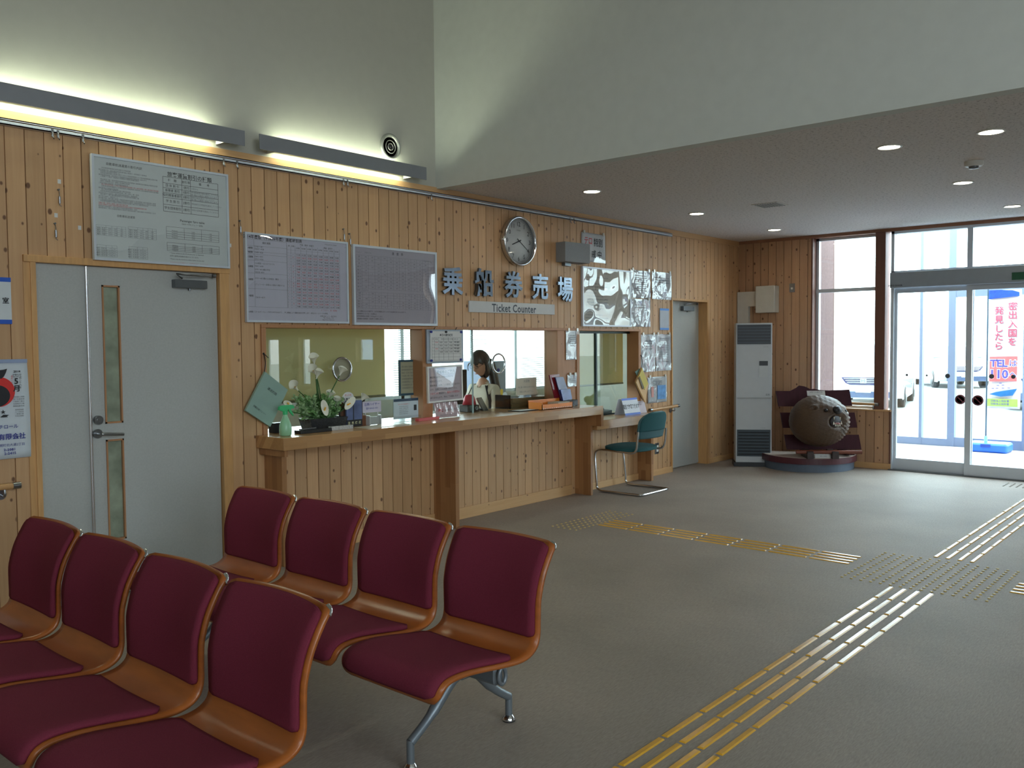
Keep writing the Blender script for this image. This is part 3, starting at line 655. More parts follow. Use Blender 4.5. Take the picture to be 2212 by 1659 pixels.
# board 2: timetable
t,M_=board('left timetable board with red and black departure times',3.353,1.680,4.229,2.290,.014,sheet=PAPL)
k=MB(); g=MB(); r=MB()
def L2(px,py): q=by(520+px/7.542,490+py/7.542,-.02); return q.x,q.z
k.text('2014年度版（平成26年度）運航時刻表',L2(530,200),.028,M_,bold=.014)
x0,z1=L2(85,180); x1,_=L2(1600,400); z0=L2(110,1300)[1]; Wt=x1-x0; H_=z1-z0
def ry(v): return 1-v
table(g,x0,z0,x0+Wt*.415,z1-H_*.01,(0,.18,.985),[0,.27,.5,.69,.78,.82,.905,1],M_,.0012)
cl=[.415,.455,.50]+[.50+.0625*i for i in range(1,9)]
for c in cl: g.box(x0+Wt*c-.0006,z0,0,x0+Wt*c+.0006,z1-H_*.05,.0004,M_)
nr=20
for j in range(nr+1): zz=z0+(H_*.88)*j/nr; g.box(x0+Wt*.415,zz-.0004,0,x1,zz+.0004,.0004,M_)
for s_,zz in (('A期間',.14),('B期間',.2),('C期間',.27),('D期間',.41),('E期間',.60),('F期間',.84)): k.text(s_,(x0+Wt*.037,z1-H_*zz),.0145,M_,bold=.01)
for s_,zz in (('①10/1～4/1',.115),('②4/27～4/28',.15),('①4/9～4/28',.20),('①4/1～5/31',.26),('②9/1～9/30',.30),('①D期間 ～5/31までのうち',.36),('②6/1～6/30',.40),('③7/1～8/13間の平日',.45),('④8/18～8/31',.49),('①7/1～8/13間の土日祝日、祭日',.58),('(フェリーの一部便は小型船で運航する)',.67),('①8/10～8/19',.86)):
    (g if '(' in s_ or 'D期' in s_ else k).text(s_,(x0+Wt*.078,z1-H_*zz),.0135,M_,align='LEFT',bold=.004)
k.text('運航 期間',(x0+Wt*.2,z1-H_*.055),.0155,M_,bold=.006); k.text('便',(x0+Wt*.435,z1-H_*.06),.013,M_); k.text('船種',(x0+Wt*.477,z1-H_*.06),.012,M_)
k.text('竹島・香深・本島行',(x0+Wt*.63,z1-H_*.03),.0135,M_,bold=.006); k.text('鬼脇・沓形行',(x0+Wt*.87,z1-H_*.045),.0135,M_,bold=.006); g.text('平成26年7月1日発表',(x0+Wt*.9,z1+.006),.012,M_)
for i in range(8): k.text(('出港着','船泊着')[i%2],(x0+Wt*(.53+.0625*i),z1-H_*.085),.0115,M_)
T0=[900,1010,1035,1045,1155,1220,1320,1320]; odd=[2,5,7,9,11,12,14,16,18]
for j in range(19):
    zz=z0+(H_*.88)*(19.0-j-.5)/nr; c=r if j+1 in odd else k
    base=random.randint(7,15)*60+random.choice((0,20,30,40))
    for i in range(8):
        tt=base+i*35+random.choice((0,5,10)); c.text('%d:%02d'%(tt//60,tt%60),(x0+Wt*(.531+.0625*i),zz),.0165,M_,bold=.012)
    c.text(str(j%6+1),(x0+Wt*.435,zz),.011,M_); c.text('F' if c is k else '高',(x0+Wt*.477,zz),.011,M_)
k.text('※D期間（ゴールデンウィーク中7/19から5/6まで）、海上模様により運航計画を変更します。本社のホームページも参照。',(x0-.0,z0-.035),.0125,M_,align='LEFT',bold=.006)
k.text('羽幌沿海フェリー株式会社\nTEL 0164-62-1774\nhttp://www.haboro.tv',(x0+Wt*.86,z0-.067),.0125,M_)
r.text('F：フェリー　高：高速船',(x0+Wt*.87,z0-.012),.0125,M_)
k.build('black_print',INK,t); g.build('grey_print',INKG,t); r.build('red_print',INKR,t)
# board 3: fare table
t,M_=board('middle fare table board in a white frame, right of the timetable',4.277,1.672,5.157,2.281,.018,sheet=PAPM)
k=MB(); g=MB(); x0,x1=4.31,5.125
k.text('運　賃　表',(4.73,2.235),.024,M_,bold=.008); g.text('平成26年4月1日',(5.05,2.2),.012,M_); g.text('フェリー　　２等(おとな)',(x0,2.225),.013,M_,align='LEFT')
for z0,z1,n in ((1.95,2.205,10),(1.80,1.925,6)):
    table(g,x0,z0,x1,z1,[0]+[.07+.0775*i for i in range(13)],[i/n for i in range(n+1)],M_,.0011)
    for j in range(n):
        zz=z1-(z1-z0)*(j+.5)/n
        k.text('羽幌－%s'%random.choice('天焼苫')if j>2 else '区間',(x0+.028,zz),.010,M_)
        for i in range(12):
            if random.random()<.8: k.text(random.choice(('大','小','片道','往復')) if j in(0,1,5) else '%d,%03d'%(random.randint(1,9),random.randint(0,99)*10),(x0+.095+.063*i,zz),.0095,M_)
g.text('高速船　さんらいなぁ',(x0,1.937),.012,M_,align='LEFT')
for j,s_ in enumerate(('※小人運賃は大人の半額です。(10円未満端数は切り上げます)航送車の長さは12m未満です。','※団体割引については、15名様以上','※手荷物制限は1名様につき20kgまでとします。','※高速船は全席指定・自由席です(要問い合わせ)')): k.text(s_,(x0,1.776-.019*j),.0125,M_,align='LEFT',bold=.004)
k.build('black_print',INK,t); g.build('grey_print',INKG,t)
# board 4: very reflective
PAPW=mat('cream_sheet',(190,184,170),.7,var=.03)
t,M_=board('shiny framed notice board right of the big metal characters, full of reflections',7.205,1.69,8.09,2.295,.016,sheet=PAPW,flm=FILM2)
k=MB(); k.text('お 知 ら せ',(7.65,2.24),.028,M_)
for j in range(15): k.text(line(random.choice((12,20,26))),(7.26,2.19-.032*j),.0155,M_,align='LEFT')
k.build('black_print',INKG,t)
# laminated posters on the right
LAMP=mat('laminated_sheet',(200,202,205),.7,var=.03)
def poster(lab,x0,z0,x1,z1,body,size,wav=FILM3,ink=INKG,sheet=LAMP,y=-.004,curl=.006,title=None,grp='laminated notices right of the counter',extra=None,name='laminated_notice',cat='notice'):
    t=thing(name,lab,cat,((x0+x1)/2,y,z0),group=grp)
    def cu(u,v): return Vector((x0+(x1-x0)*u,y-.002-curl*(.5+.5*math.sin(u*5+v*4+x0*9))*(.3+abs(v-.5)),z0+(z1-z0)*v))
    def cun(u,v): 
        p=cu(u,v); return p,Vector((0,-1,0))
    MB().shell(cun,10,12,.0012).build('sheet',sheet,t)
    MB().grid(lambda u,v:cu(u,v)+Vector((0,-.0012,0)),10,12).build('laminate',wav,t)
    k=MB(); M_=WM(y-curl-.0022)
    if title: k.text(title,((x0+x1)/2,z1-size*1.9),size*1.35,M_)
    for j,s_ in enumerate(body): k.text(s_,((x0+x1)/2,z1-size*3.8-j*size*1.45),size,M_)
    if body or title: k.build('print',ink,t)
    for a in (x0+.03,x1-.05):
        MB().box(a,y-.007-curl,z1-.01,a+.025,y-.001,z1+.02).build('tape',mat('clear_tape',(215,212,200),.2,0,.02,coat=1),t)
    return t
bl=lambda n,w:[line(w) for _ in range(n)]
poster('crinkled timetable sheet taped right of the shiny framed board',8.11,2.01,8.52,2.315,bl(8,16),.016,title='運航時刻表')
poster('upper right laminated sheet with a ruled table, near the door corner',8.55,2.01,8.975,2.32,bl(3,18),.018)
poster('crinkled laminated sheet directly below the taped timetable',8.105,1.695,8.515,2.0,bl(2,12),.018)
poster('left of the two tall laminated sheets beside the yellow folder',8.32,1.19,8.62,1.61,bl(4,8),.02)
poster('right of the two tall laminated sheets, nearest the far door',8.63,1.195,8.965,1.615,bl(14,16),.014)
t=poster('laminated map sheet with blue and pink patches, above the handrail',8.46,.835,8.87,1.13,bl(3,14),.014)
MB().box(8.66,-.0125,.87,8.84,-.0118,1.03).build('blue_patch',mat('light_blue_print',(96,150,205),.5,0,.2,20),t); MB().box(8.53,-.0125,.9,8.58,-.0118,1.02).build('pink_patch',mat('pink_print',(215,150,140),.5,0,.1),t)
poster('wrinkled narrow laminated sheet pinned on the post between the middle and right windows',6.945,1.355,7.165,1.648,bl(6,7),.014,y=-.008,grp='sheets pinned on the window post')
poster('small laminated card low on the post between the middle and right windows',6.965,1.085,7.13,1.205,bl(3,9),.012,y=-.008,grp='sheets pinned on the window post')
# terror alert notice
t=poster('white notice with red and black characters above the loudspeaker',7.215,2.348,7.635,2.64,[],.02,wav=FILM1,y=-.005,grp=None)
r=MB(); k=MB(); M_=WM(-.0125)
r.text('テロ',(7.33,2.555),.085,M_,bold=.01,sxy=.85); k.text('特別',(7.505,2.545),.09,M_,bold=.01,sxy=.9); k.text('警 戒 中',(7.425,2.425),.085,M_,bold=.01,sxy=.95)
r.build('red_characters',INKR,t); k.build('black_characters',INK,t)
# blue ended plate
t=thing('room_plate','blank plate with light blue ends beside the far door','sign',(8.815,0,1.66))
MB().box(8.718,-.012,1.662,8.912,0,1.909).build('plate',mat('grey_blue_plate',(175,182,192),.5,0,.03),t)
for z in (1.662,1.885): MB().box(8.718,-.013,z,8.912,-.012,z+.024).build('blue_band',mat('light_blue_band',(90,150,225),.5,0,.03),t)
t=thing('room_sign','white room sign with blue bands at the left picture edge','sign',(1.7,0,1.65))
MB().box(1.45,-.012,1.65,1.887,0,1.906).build('plate',mat('sign_white',(208,214,216),.5,0,.02),t)
for z in (1.65,1.882): MB().box(1.45,-.0135,z,1.887,-.012,z+.024).build('blue_band',mat('royal_blue_band',(32,88,190),.5,0,.03),t)
k=MB(); k.text('室',(1.858,1.776),.036,WM(-.0135),bold=.02); k.build('black_character',INK,t)
# calendar
t=thing('wall_calendar','paper wall calendar for May 2014 with a red and black circle','calendar',(1.75,0,.9))
def cal(u,v): return Vector((1.50+.456*u+.006*(1-v),-.014-.012*math.sin(v*PI)-.01*(1-v)*math.sin(u*PI),.905+.54*v)),Vector((0,-1,0))
MB().shell(cal,8,14,.001).build('sheet',mat('calendar_paper',(205,212,218),.6,0,.02),t)
MB().box(1.50,-.02,1.435,1.956,-.004,1.455).build('top_strip',mat('calendar_strip',(150,165,195),.4,0,.03),t)
M_=WM(-.038); k=MB(); b=MB(); g=MB(); r=MB(); 
def LC(px,py): q=by(px/4.05,590+py/4.05,-.038); return q.x,q.z
cx,cz=LC(-10,1040)
r.prism([(cx+.082*math.cos(a),cz+.082*math.sin(a)) for a in [2*PI*i/40 for i in range(40)]],lambda a,b_,d:Vector((a,-.036-d,b_)),0,.001)
k.prism([(cx+.068*math.cos(a)-.012,cz-.022+.06*math.sin(a)) for a in [2*PI*i/40 for i in range(40)]],lambda a,b_,d:Vector((a,-.0372-d,b_)),0,.001)
k.prism([LC(*q) for q in ((-20,850),(30,845),(62,836),(52,870),(34,905),(10,925),(-20,915))],lambda a,b_,d:Vector((a,-.0372-d,b_)),0,.001)
k.text('2014',LC(148,861),.016,M_,bold=.03,space=1.1); k.text('5',LC(143,947),.044,M_,bold=.03); k.text('月',LC(148,1012),.038,M_,bold=.03)
for j,s_ in enumerate('平成二十六年'): k.text(s_,LC(177,892+22*j),.0145,M_)
k.text('大',LC(138,895),.018,M_); rect(k,*[*LC(115,910)],*[*LC(160,882)],M_,.0015)
for j,s_ in enumerate('昭和八十九年'): r.text(s_,LC(104,905+17*j),.0105,M_)
for j in range(5): g.text(line(6),LC(165,1083+20*j),.0098,M_)
for j in range(4): g.text(line(5),LC(170,1195+18*j),.009,M_)
k.text('★',LC(28,1218),.03,M_); k.prism([LC(*q) for q in ((0,1262),(30,1240),(82,1240),(60,1252),(70,1258),(30,1262))],lambda a,b_,d:Vector((a,-.0372-d,b_)),0,.001)
b.text('チロール',LC(75,1345),.025,M_,bold=.01); b.text('有限会社',LC(107,1432),.035,M_,bold=.02); b.text('幌町北大通2丁目',LC(108,1503),.0175,M_); b.text('2-2081',LC(86,1545),.019,M_,bold=.03,space=1.15); b.text('2-2415',LC(90,1577),.019,M_,bold=.03,space=1.15)
k.build('black_print',INK,t); b.build('blue_print',INKB,t); g.build('grey_print',INKG,t); r.build('red_disc',mat('bright_red_print',(215,45,40),.6,0,.03),t)
#------------------------------------------------------------------ clock
cx,cz=6.213,2.461; R=.228; t=thing('wall_clock','round silver wall clock with black numerals above the metal characters','clock',(cx,0,cz))
c=(cx,0,cz)
MB().lathe([(R-.02,-.001),(R-.008,-.001),(R,-.02),(R,-.05),(R-.008,-.062),(R-.02,-.058),(R-.024,-.045),(R-.024,-.03),(R-.02,-.001)],c,'Y',72).build('rim',CHROME,t)
MB().cyl((cx-R+.004,-.03,cz),(cx-R-.014,-.03,cz),.012).build('side_knob',CHROME,t)
MB().lathe([(0,-.028),(R-.022,-.028),(R-.022,-.02),(0,-.02)],c,'Y',64).build('dial',mat('clock_dial',(196,200,200),.5,0,.02),t)
k=MB(); M_=WM(-.0285)
for h in range(1,13):
    a=PI/2-h*PI/6; k.text(str(h),(cx+.158*math.cos(a)*(1 if h not in(12,6) else 1),cz+.158*math.sin(a)-.004),.056,M_,bold=.008)
for i in range(60):
    a=2*PI*i/60; L=.010 if i%5 else .014; Q=M_@Matrix.Translation((cx,cz,0))@Matrix.Rotation(a,4,'Z'); k.box(.192-L,-.0012,0,.192,.0012,.0006,Q)
k.text('CITIZEN',(cx,cz+.098),.015,M_); k.build('numerals',INK,t)
def hand(deg,L,w,tail,y,nm):
    Q=WM(y)@Matrix.Translation((cx,cz,0))@Matrix.Rotation(math.radians(90-deg),4,'Z')
    MB().add([Q@Vector(v) for v in ((-tail,-w,0),(-tail,w,0),(L,w*.5,0),(L,-w*.5,0),(-tail,-w,.002),(-tail,w,.002),(L,w*.5,.002),(L,-w*.5,.002))],[(3,2,1,0),(4,5,6,7),(0,1,5,4),(1,2,6,5),(2,3,7,6),(3,0,4,7)]).build(nm,INK,t)
hand(249,.105,.006,.03,-.034,'hour_hand'); hand(123,.165,.0045,.035,-.038,'minute_hand')
MB().cyl((cx,-.028,cz),(cx,-.044,cz),.008).build('hub',INK,t)
MB().lathe([(0,-.052),(R-.024,-.050)],c,'Y',48).build('cover_glass',glass('clock_glass',(.98,.98,.98,1),1.45),t)
#------------------------------------------------------------------ big characters and plate
STL=mat('mirror_steel_character',(104,112,124),.22,1,.05)
for ch,px,py,h in (('乗',977,611.5,.250),('船',1045,615,.250),('券',1108,619.5,.250),('売',1166,624,.250),('場',1220,629,.250)):
    q=by(px,py,-.03); m=MB(); m.text(ch,(q.x,q.z),h,WM(-.030),bold=.022,ext=.010)
    o=m.build('sign_character',STL); tag(o,'raised metal character %s, %s of the five above the counter plate'%(ch,{'乗':'first from the left','船':'second from the left','券':'the middle one','売':'fourth from the left','場':'last on the right'}[ch]),'sign','five raised metal characters above the counter plate')
t=thing('counter_plate','pale plate reading Ticket Counter below the metal characters','sign',(6.16,0,1.8))
MB().bbox(5.56,-.014,1.797,6.766,0,1.896,.003,axis='Y').build('plate',mat('pale_plate',(196,196,194),.45,0,.02),t)
k=MB(); k.text('Ticket Counter',(6.165,1.838),.098,WM(-.0145),bold=.022,sxy=.93,space=1.08); k.build('lettering',mat('dark_plate_lettering',(52,58,66),.5,0,.05),t)
#------------------------------------------------------------------ loudspeaker box
SPK=mat('grey_speaker_grille',(138,140,142),.7,0,.04,60,bump=.4,bscale=400)
t=thing('loudspeaker','grey box loudspeaker mounted right of the clock','speaker',(6.9,0,2.3))
m=MB().prism([(6.805,-.002),(6.80,-.12),(7.165,-.15),(7.17,-.002)],lambda a,b_,d:Vector((a,b_,d)),2.31,2.50); m.build('cabinet',SPK,t)
MB().box(6.9,-.04,2.28,7.0,0,2.31).build('bracket',GREY,t)
#------------------------------------------------------------------ handrails
RW=mat('light_wood_rail',(196,150,100),.35,0,.08,6)
def handrail(lab,p0,p1,brs,grp=None,end=(True,True)):
    p0=Vector(p0); p1=Vector(p1); t=thing('handrail',lab,'handrail',((p0+p1)/2)); d=(p1-p0).normalized(); MB().cyl(p0,p1,.017,n=18).build('rail',RW,t)
    w=Vector((0,1,0)) if abs(d.x)>.5 else Vector((1,0,0))
    if end[0]: MB().cyl(p0,p0-d*.04,.019,n=18).build('end_cap',STEEL,t)
    if end[1]: MB().cyl(p1,p1+d*.04,.019,n=18).build('end_cap',STEEL,t)
    for f in brs:
        q=p0+(p1-p0)*f; wl=q+w*.055-Vector((0,0,.05)); MB().tube(smoothpath([q-Vector((0,0,.012)),q-Vector((0,0,.05)),wl-w*.02,wl]),.007,8).cyl(wl-w*.006,wl+w*.003,.027).build('bracket',STEEL,t)
    return t
handrail('short wooden handrail between the low counter and the far door',(8.46,-.058,.765),(9.02,-.058,.777),(.9,))
handrail('wooden handrail with chrome end left of the double door',(1.0,-.058,.757),(1.845,-.058,.757),(.95,))
handrail('wooden handrail across the window beside the bear carving',(X2-.055,-1.05,.775),(X2-.055,-1.775,.768),(.97,))
# outlet
t=thing('wall_outlet','metal wall outlet plate low beside the green chair','outlet',(8.656,0,.3))
MB().bbox(8.62,-.008,.245,8.70,0,.37,.003,axis='Y').build('plate',STEEL,t); MB().box(8.64,-.012,.27,8.68,-.007,.345).build('socket',WHITE,t)
#================================================================== FLOOR TACTILE STRIPS
def bar_mb(x,y,ax,n=4,L=.285):
    m=MB()
    for i in range(n):
        o=(i-(n-1)/2)*.077
        if ax=='X': a,b,c,d=x+.006,y+o-.0145,x+L,y+o+.0145
        else: a,b,c,d=x+o-.0145,y-L,x+o+.0145,y-.006
        m.add([(a,b,0),(c,b,0),(c,d,0),(a,d,0),(a+.004,b+.005,.005),(c-.004,b+.005,.005),(c-.004,d-.005,.005),(a+.004,d-.005,.005)],[(0,1,5,4),(1,2,6,5),(2,3,7,6),(3,0,4,7),(4,5,6,7)])
    return m
def dot_mb(x,y,nx=5,ny=5,p=.06,r=.0105):
    m=MB()
    for i in range(nx):
        for j in range(ny):
            m.lathe([(r,0),(r*.8,.0045),(r*.4,.005),(0,.005)],(x+p*(i+.5),y-p*(j+.5),0),'Z',8)
    return m
t=thing('tactile_strip','yellow raised guiding bars running from the counter to the floor crossing','tactile paving',(6.1,-2,0))
for k in range(7): bar_mb(6.098,-1.072-.3*k,'Y').build('bar_tile',YEL,t)
t=thing('tactile_strip','raised guiding bars from the floor crossing towards the entrance doors','tactile paving',(8,-3.67,0))
for k in range(12): bar_mb(6.535+.3*k,-3.67,'X').build('bar_tile',YEL,t)
t=thing('tactile_strip','raised yellow guiding bars from the floor crossing towards the seats','tactile paving',(4,-3.68,0))
for k in range(13): bar_mb(5.575-.3*(k+1)+.009,-3.68,'X').build('bar_tile',YEL,t)
t=thing('tactile_strip','short piece of guiding bars at the right picture edge','tactile paving',(6.03,-4.5,0))
for k in range(5): bar_mb(6.03,-4.135-.3*k,'Y').build('bar_tile',YEL,t)
t=thing('tactile_dots','band of small raised dots in front of the ticket counter','tactile paving',(6.1,-.93,0))
for k in range(3): dot_mb(5.665+.296*k,-.785).build('dot_tile',YELD,t)
t=thing('tactile_dots','large field of raised dots where the guiding bars cross','tactile paving',(6.06,-3.66,0))
for k in range(9): dot_mb(5.587+.3*(k%3),-3.212-.3*(k//3)).build('dot_tile',YELD,t)
t=thing('tactile_dots','raised dots just inside the entrance doors','tactile paving',(10.3,-3.6,0))
for k in range(3): dot_mb(10.15,-3.2-.3*k).build('dot_tile',mat('grey_tactile_dots',(120,112,98),.5,0,.05),t)
#================================================================== BENCHES
PROF=[(-.648,.347),(-.652,.372),(-.640,.400),(-.61,.416),(-.55,.418),(-.45,.408),(-.33,.392),(-.24,.385),(-.185,.394),(-.15,.418),(-.128,.455),(-.117,.51),(-.105,.58),(-.083,.66),(-.045,.735),(-.012,.782)]
def profpt(s_):
    f=s_*(len(PROF)-1); i=min(int(f),len(PROF)-2); u=f-i
    P=[Vector((PROF[min(max(k,0),len(PROF)-1)][0],0,PROF[min(max(k,0),len(PROF)-1)][1])) for k in (i-1,i,i+1,i+2)]
    p=.5*((2*P[1])+(-P[0]+P[2])*u+(2*P[0]-5*P[1]+4*P[2]-P[3])*u*u+(-P[0]+3*P[1]-3*P[2]+P[3])*u**3)
    d=.5*((-P[0]+P[2])+(2*P[0]-5*P[1]+4*P[2]-P[3])*2*u+(-P[0]+3*P[1]-3*P[2]+P[3])*3*u*u)
    d.normalize(); n=Vector((-d.z,0,d.x)); return p,n   # normal towards the sitter
def halfw(s_):
    w=.255
    if s_>.96: w-=.036*(1-math.sqrt(max(0,1-((s_-.96)/.04)**2)))
    if s_<.16: w-=.055*(1-math.sqrt(max(0,1-((.16-s_)/.16)**2)))
    if .30<s_<.98: w-=.010*math.sin((s_-.30)/.68*PI)
    return w
def seatfn(s0,s1,inset,lift,bulge=0):
    def f(u,v):
        s_=s0+(s1-s0)*v; p,n=profpt(s_); w=halfw(s_)-inset
        if inset:
            e=min(v,1-v)*(s1-s0)/.035
            if e<1: w-=.028*(1-math.sqrt(max(0,1-(1-e)**2)))
        y=(u*2-1); x=y*w
        cv=.030*(y*y)*max(0,min(1,(s_-.6)/.2))      # back curves forward at its sides
        cu=.012*(y*y)*max(0,1-abs(s_-.3)/.3)
        q=p+Vector((-cv,x,cu))+n*(lift+bulge*(1-y**6)*(1-(2*v-1)**6))
        return q,n
    return f
def make_bench(label,x,ys,legs,end):
    t=thing('beam_bench',label,'bench',(x,sum(ys)/len(ys),0),group=None)
    for y in ys:
        def sh(f):
            def g(u,v):
                p,n=f(u,v); return p+Vector((x,y,0)),n
            return g
        s_=MB().shell(sh(seatfn(0,1,0,0)),14,56,.013).build('seat_shell',PLY,t)
        MB().shell(sh(seatfn(.05,.455,.018,.012,.010)),14,24,.011).build('seat_pad',FABRIC,s_)
        MB().shell(sh(seatfn(.635,.978,.016,.012,.010)),14,24,.011).build('back_pad',FABRIC,s_)
        cp=[]
        for q in (.998,.990,.978,.965):
            pp,nn=profpt(q); cp.append(pp+Vector((x-.03,y-halfw(q)+.006,0))-nn*.014)
        MB().tube(cp,.008,8).build('back_clip',CHROME,s_)
        MB().box(x-.42,y-.10,.352,x-.15,y+.10,.368).box(x-.27,y-.05,.335,x-.19,y+.05,.352).build('seat_bracket',GREY,s_)
    y0,y1=min(ys)-.14,max(ys)+.14; bx_=x-.235
    MB().bbox(bx_-.026,y0,.268,bx_+.026,y1,.345,.02,axis='Y').build('beam',mat('grey_painted_steel',(128,136,142),.4,.5,.05),t)
    e=MB(); 
    ring=[Vector((bx_+a,y0-.012,.3065+b)) for a,b in [( .019*math.cos(q),.030*math.sin(q)) for q in [2*PI*i/24 for i in range(24)]]]
    e.tube(ring,.008,8,True).build('beam_end_rim',MATS['grey_painted_steel'],t)
    GP=MATS['grey_painted_steel']
    for ly in legs:
        for sx,fx in ((-1,x-.51),(1,x+.025)):
            m=MB(); m.tube(smoothpath([(bx_,ly,.285),(bx_+sx*.06,ly,.262),((bx_*.35+fx*.65),ly,.16),(fx,ly,.098)],5),[.024]*5+[.021]*5+[.017]*6,12)
            m.cyl((fx,ly,.108),(fx,ly,.022),.0145,n=14)
            l=m.build('leg',GP,t); MB().lathe([(.011,.03),(.016,.022),(.027,.010),(.027,.004)],(fx,ly,0),'Z',24).build('foot',CHROME,l); MB().cyl((fx,ly,0),(fx,ly,.006),.026).build('foot_pad',BLACK,l)
        MB().bbox(bx_-.04,ly-.028,.255,bx_+.04,ly+.028,.352,.015,axis='Y').build('beam_clamp',GP,t)
    return t
YSS=[-1.43,-1.97,-2.51,-3.05]
make_bench('rear burgundy four-seat bench, nearer the ticket counter',2.595,YSS,(-1.5,-3.005),0)
make_bench('front burgundy four-seat bench, nearest the camera',1.562,YSS,(-1.5,-3.005),0)
#================================================================== GREEN CHAIR
t=thing('cantilever_chair','teal cantilever chair with chrome tube frame pulled up to the low counter','chair',(7.6,-.4,0))
xl,xr=7.335,7.865; r=.0115
def fpath(x,mx):
    return smoothpath([(x,-.60,.013),(x,-.30,.013),(x,-.155,.014),(x,-.105,.04),(x,-.10,.10),(x+mx*.004,-.085,.25),(x+mx*.01,-.075,.38),(x+mx*.012,-.10,.42),(x+mx*.012,-.17,.432),(x+mx*.012,-.40,.425),(x+mx*.008,-.53,.425),(x+mx*.004,-.575,.46),(x,-.59,.54),(x+mx*.002,-.60,.64)],6)
a=fpath(xl,1); b=fpath(xr,-1)
MB().tube(list(reversed(a))+smoothpath([(xl,-.60,.013),(xl+.03,-.63,.013),((xl+xr)/2,-.633,.013),(xr-.03,-.63,.013),(xr,-.60,.013)],5)[1:-1]+b,r,12).build('tube_frame',CHROME,t)
def seat(u,v):
    a_=u*2*PI; rr=v
    cx_,cy_=7.6,-.345; sx_,sy_=.262,.235
    ex=.75; c_,s__=math.cos(a_),math.sin(a_)
    X=cx_+sx_*rr*(abs(c_)**ex)*(1 if c_>0 else -1); Y=cy_+sy_*rr*(abs(s__)**ex)*(1 if s__>0 else -1)
    return Vector((X,Y,.478-.022*rr**6+.006*(rr**2)))
MB().grid(seat,40,8).grid(lambda u,v:seat(u,v)+Vector((0,0,-.05 if v<.97 else -.03)) ,40,8,flip=True).grid(lambda u,v:seat(u,1)+Vector((0,0,-.03*v)),40,2,flip=True).build('seat',TEAL,t)
def back(u,v):
    y_=u*2-1; z=.56+.27*v
    w=.245 if v<.55 else .245*math.sqrt(max(0.02,1-((v-.55)/.47)**2.4))
    if v<.25: w*=.92+.32*v
    X=7.6+y_*w; Y=-.605+.05*(y_*w/.25)**2-.05*v
    return Vector((X,Y,z)),Vector((0,1,0))
MB().shell(back,16,22,.02).build('back_shell',TEALP,t)
def backp(u,v):
    p,n=back(u*.94+.03,.32+.66*v); y_=u*2-1
    p.z-=.03*(1-y_*y_)*(1-v)*1.0
    return p+Vector((0,.014-.010*(abs(y_)**6),0)),n
MB().shell(backp,16,16,.012).build('back_pad',TEAL,t)
MB().shell(lambda u,v:(back(u*.97+.015,.28+.69*v)[0]+Vector((0,-.026,0)),Vector((0,-1,0))),16,16,.006).build('rear_pad',TEAL,t)
#================================================================== HEATER
AL=math.atan2(.524,.851)
t=thing('floor_heater','tall white floor-standing heater with dark grilles in the far corner','heater',(9.865,-.379,0))
HM=Matrix.Translation((9.865,-.379,0))@Matrix.Rotation(AL,4,'Z')   # local: -Y along front, +X into the room corner
W_=.425; D_=.26; HH=1.745
HW=mat('heater_white',(186,190,192),.45,var=.02)
MB().bbox(.004,-W_,.05,D_,0,HH,.006,HM).build('cabinet',HW,t)
MB().box(-.012,-W_-.01,0,D_+.01,.02,.05,HM).build('plinth',BLACK,t)
m=MB().box(-.004,-W_+.016,1.49,.006,-.016,1.725,HM); m.build('upper_grille_panel',mat('dark_blue_grille',(26,32,40),.4,0,.05),t)
for k in range(6): MB().box(-.012,-W_+.022,1.505+.036*k,-.003,-.022,1.516+.036*k,HM).build('louvre',mat('louvre_grey',(58,66,74),.4,0,.05),t)
m=MB().box(-.004,-W_+.016,.125,.006,-.016,.45,HM); gl_=m.build('lower_grille_panel',mat('slate_grille',(46,58,66),.5,0,.05),t)
for k in range(8): 
    z=.145+.038*k; MB().box(-.007,-W_+.03,z,-.003,-.03,z+.010,HM).build('grille_slot',DARK,gl_)
MB().box(-.002,-W_+.012,.83,.005,-.012,.842,HM).build('seam_strip',mat('seam_grey',(160,162,160),.5,0,.05),t)
MB().box(-.003,-.345,1.135,.005,-.285,1.185,HM).build('control_display',BLACK,t) if 0 else MB().box(-.003,-.375,1.23,.005,-.275,1.285,HM).build('control_display',BLACK,t)
MB().box(0.001,-.375,1.09,.005,-.275,1.222,HM).build('control_flap',mat('flap_white',(190,194,194),.45,0,.03),t)
tm=frameM(HM@Vector((.0035,0,0)),HM.to_3x3()@Vector((0,-1,0)),(0,0,1))
k=MB(); k.text('CORONA',(.35,1.455),.014,tm); k.text('温風',(.375,.875),.026,tm); k.text('FF 12200',(.33,.472),.011,tm); k.build('lettering',INKG,t)
# duct on the wall above it
t=thing('wall_duct','grey wall duct with a boxed cover above the heater','duct',(X2,-.3,2))
MB().box(X2-.055,-.165,1.4,X2-.001,-.012,2.165).box(X2-.055,-.33,1.975,X2-.001,-.165,2.165).build('duct',CREAM,t)
MB().bbox(X2-.14,-.56,1.885,X2-.001,-.30,2.225,.012).build('cover_box',mat('cover_box_white',(205,202,192),.5,0,.03),t)
t=thing('wall_switch','small grey switch plate on the pine wall near the window','switch',(X2,-.73,2.19))
MB().bbox(X2-.008,-.765,2.135,X2-.001,-.695,2.245,.004,axis='X').build('plate',STEEL,t); MB().box(X2-.014,-.742,2.17,X2-.008,-.718,2.195).build('button',WHITE,t)
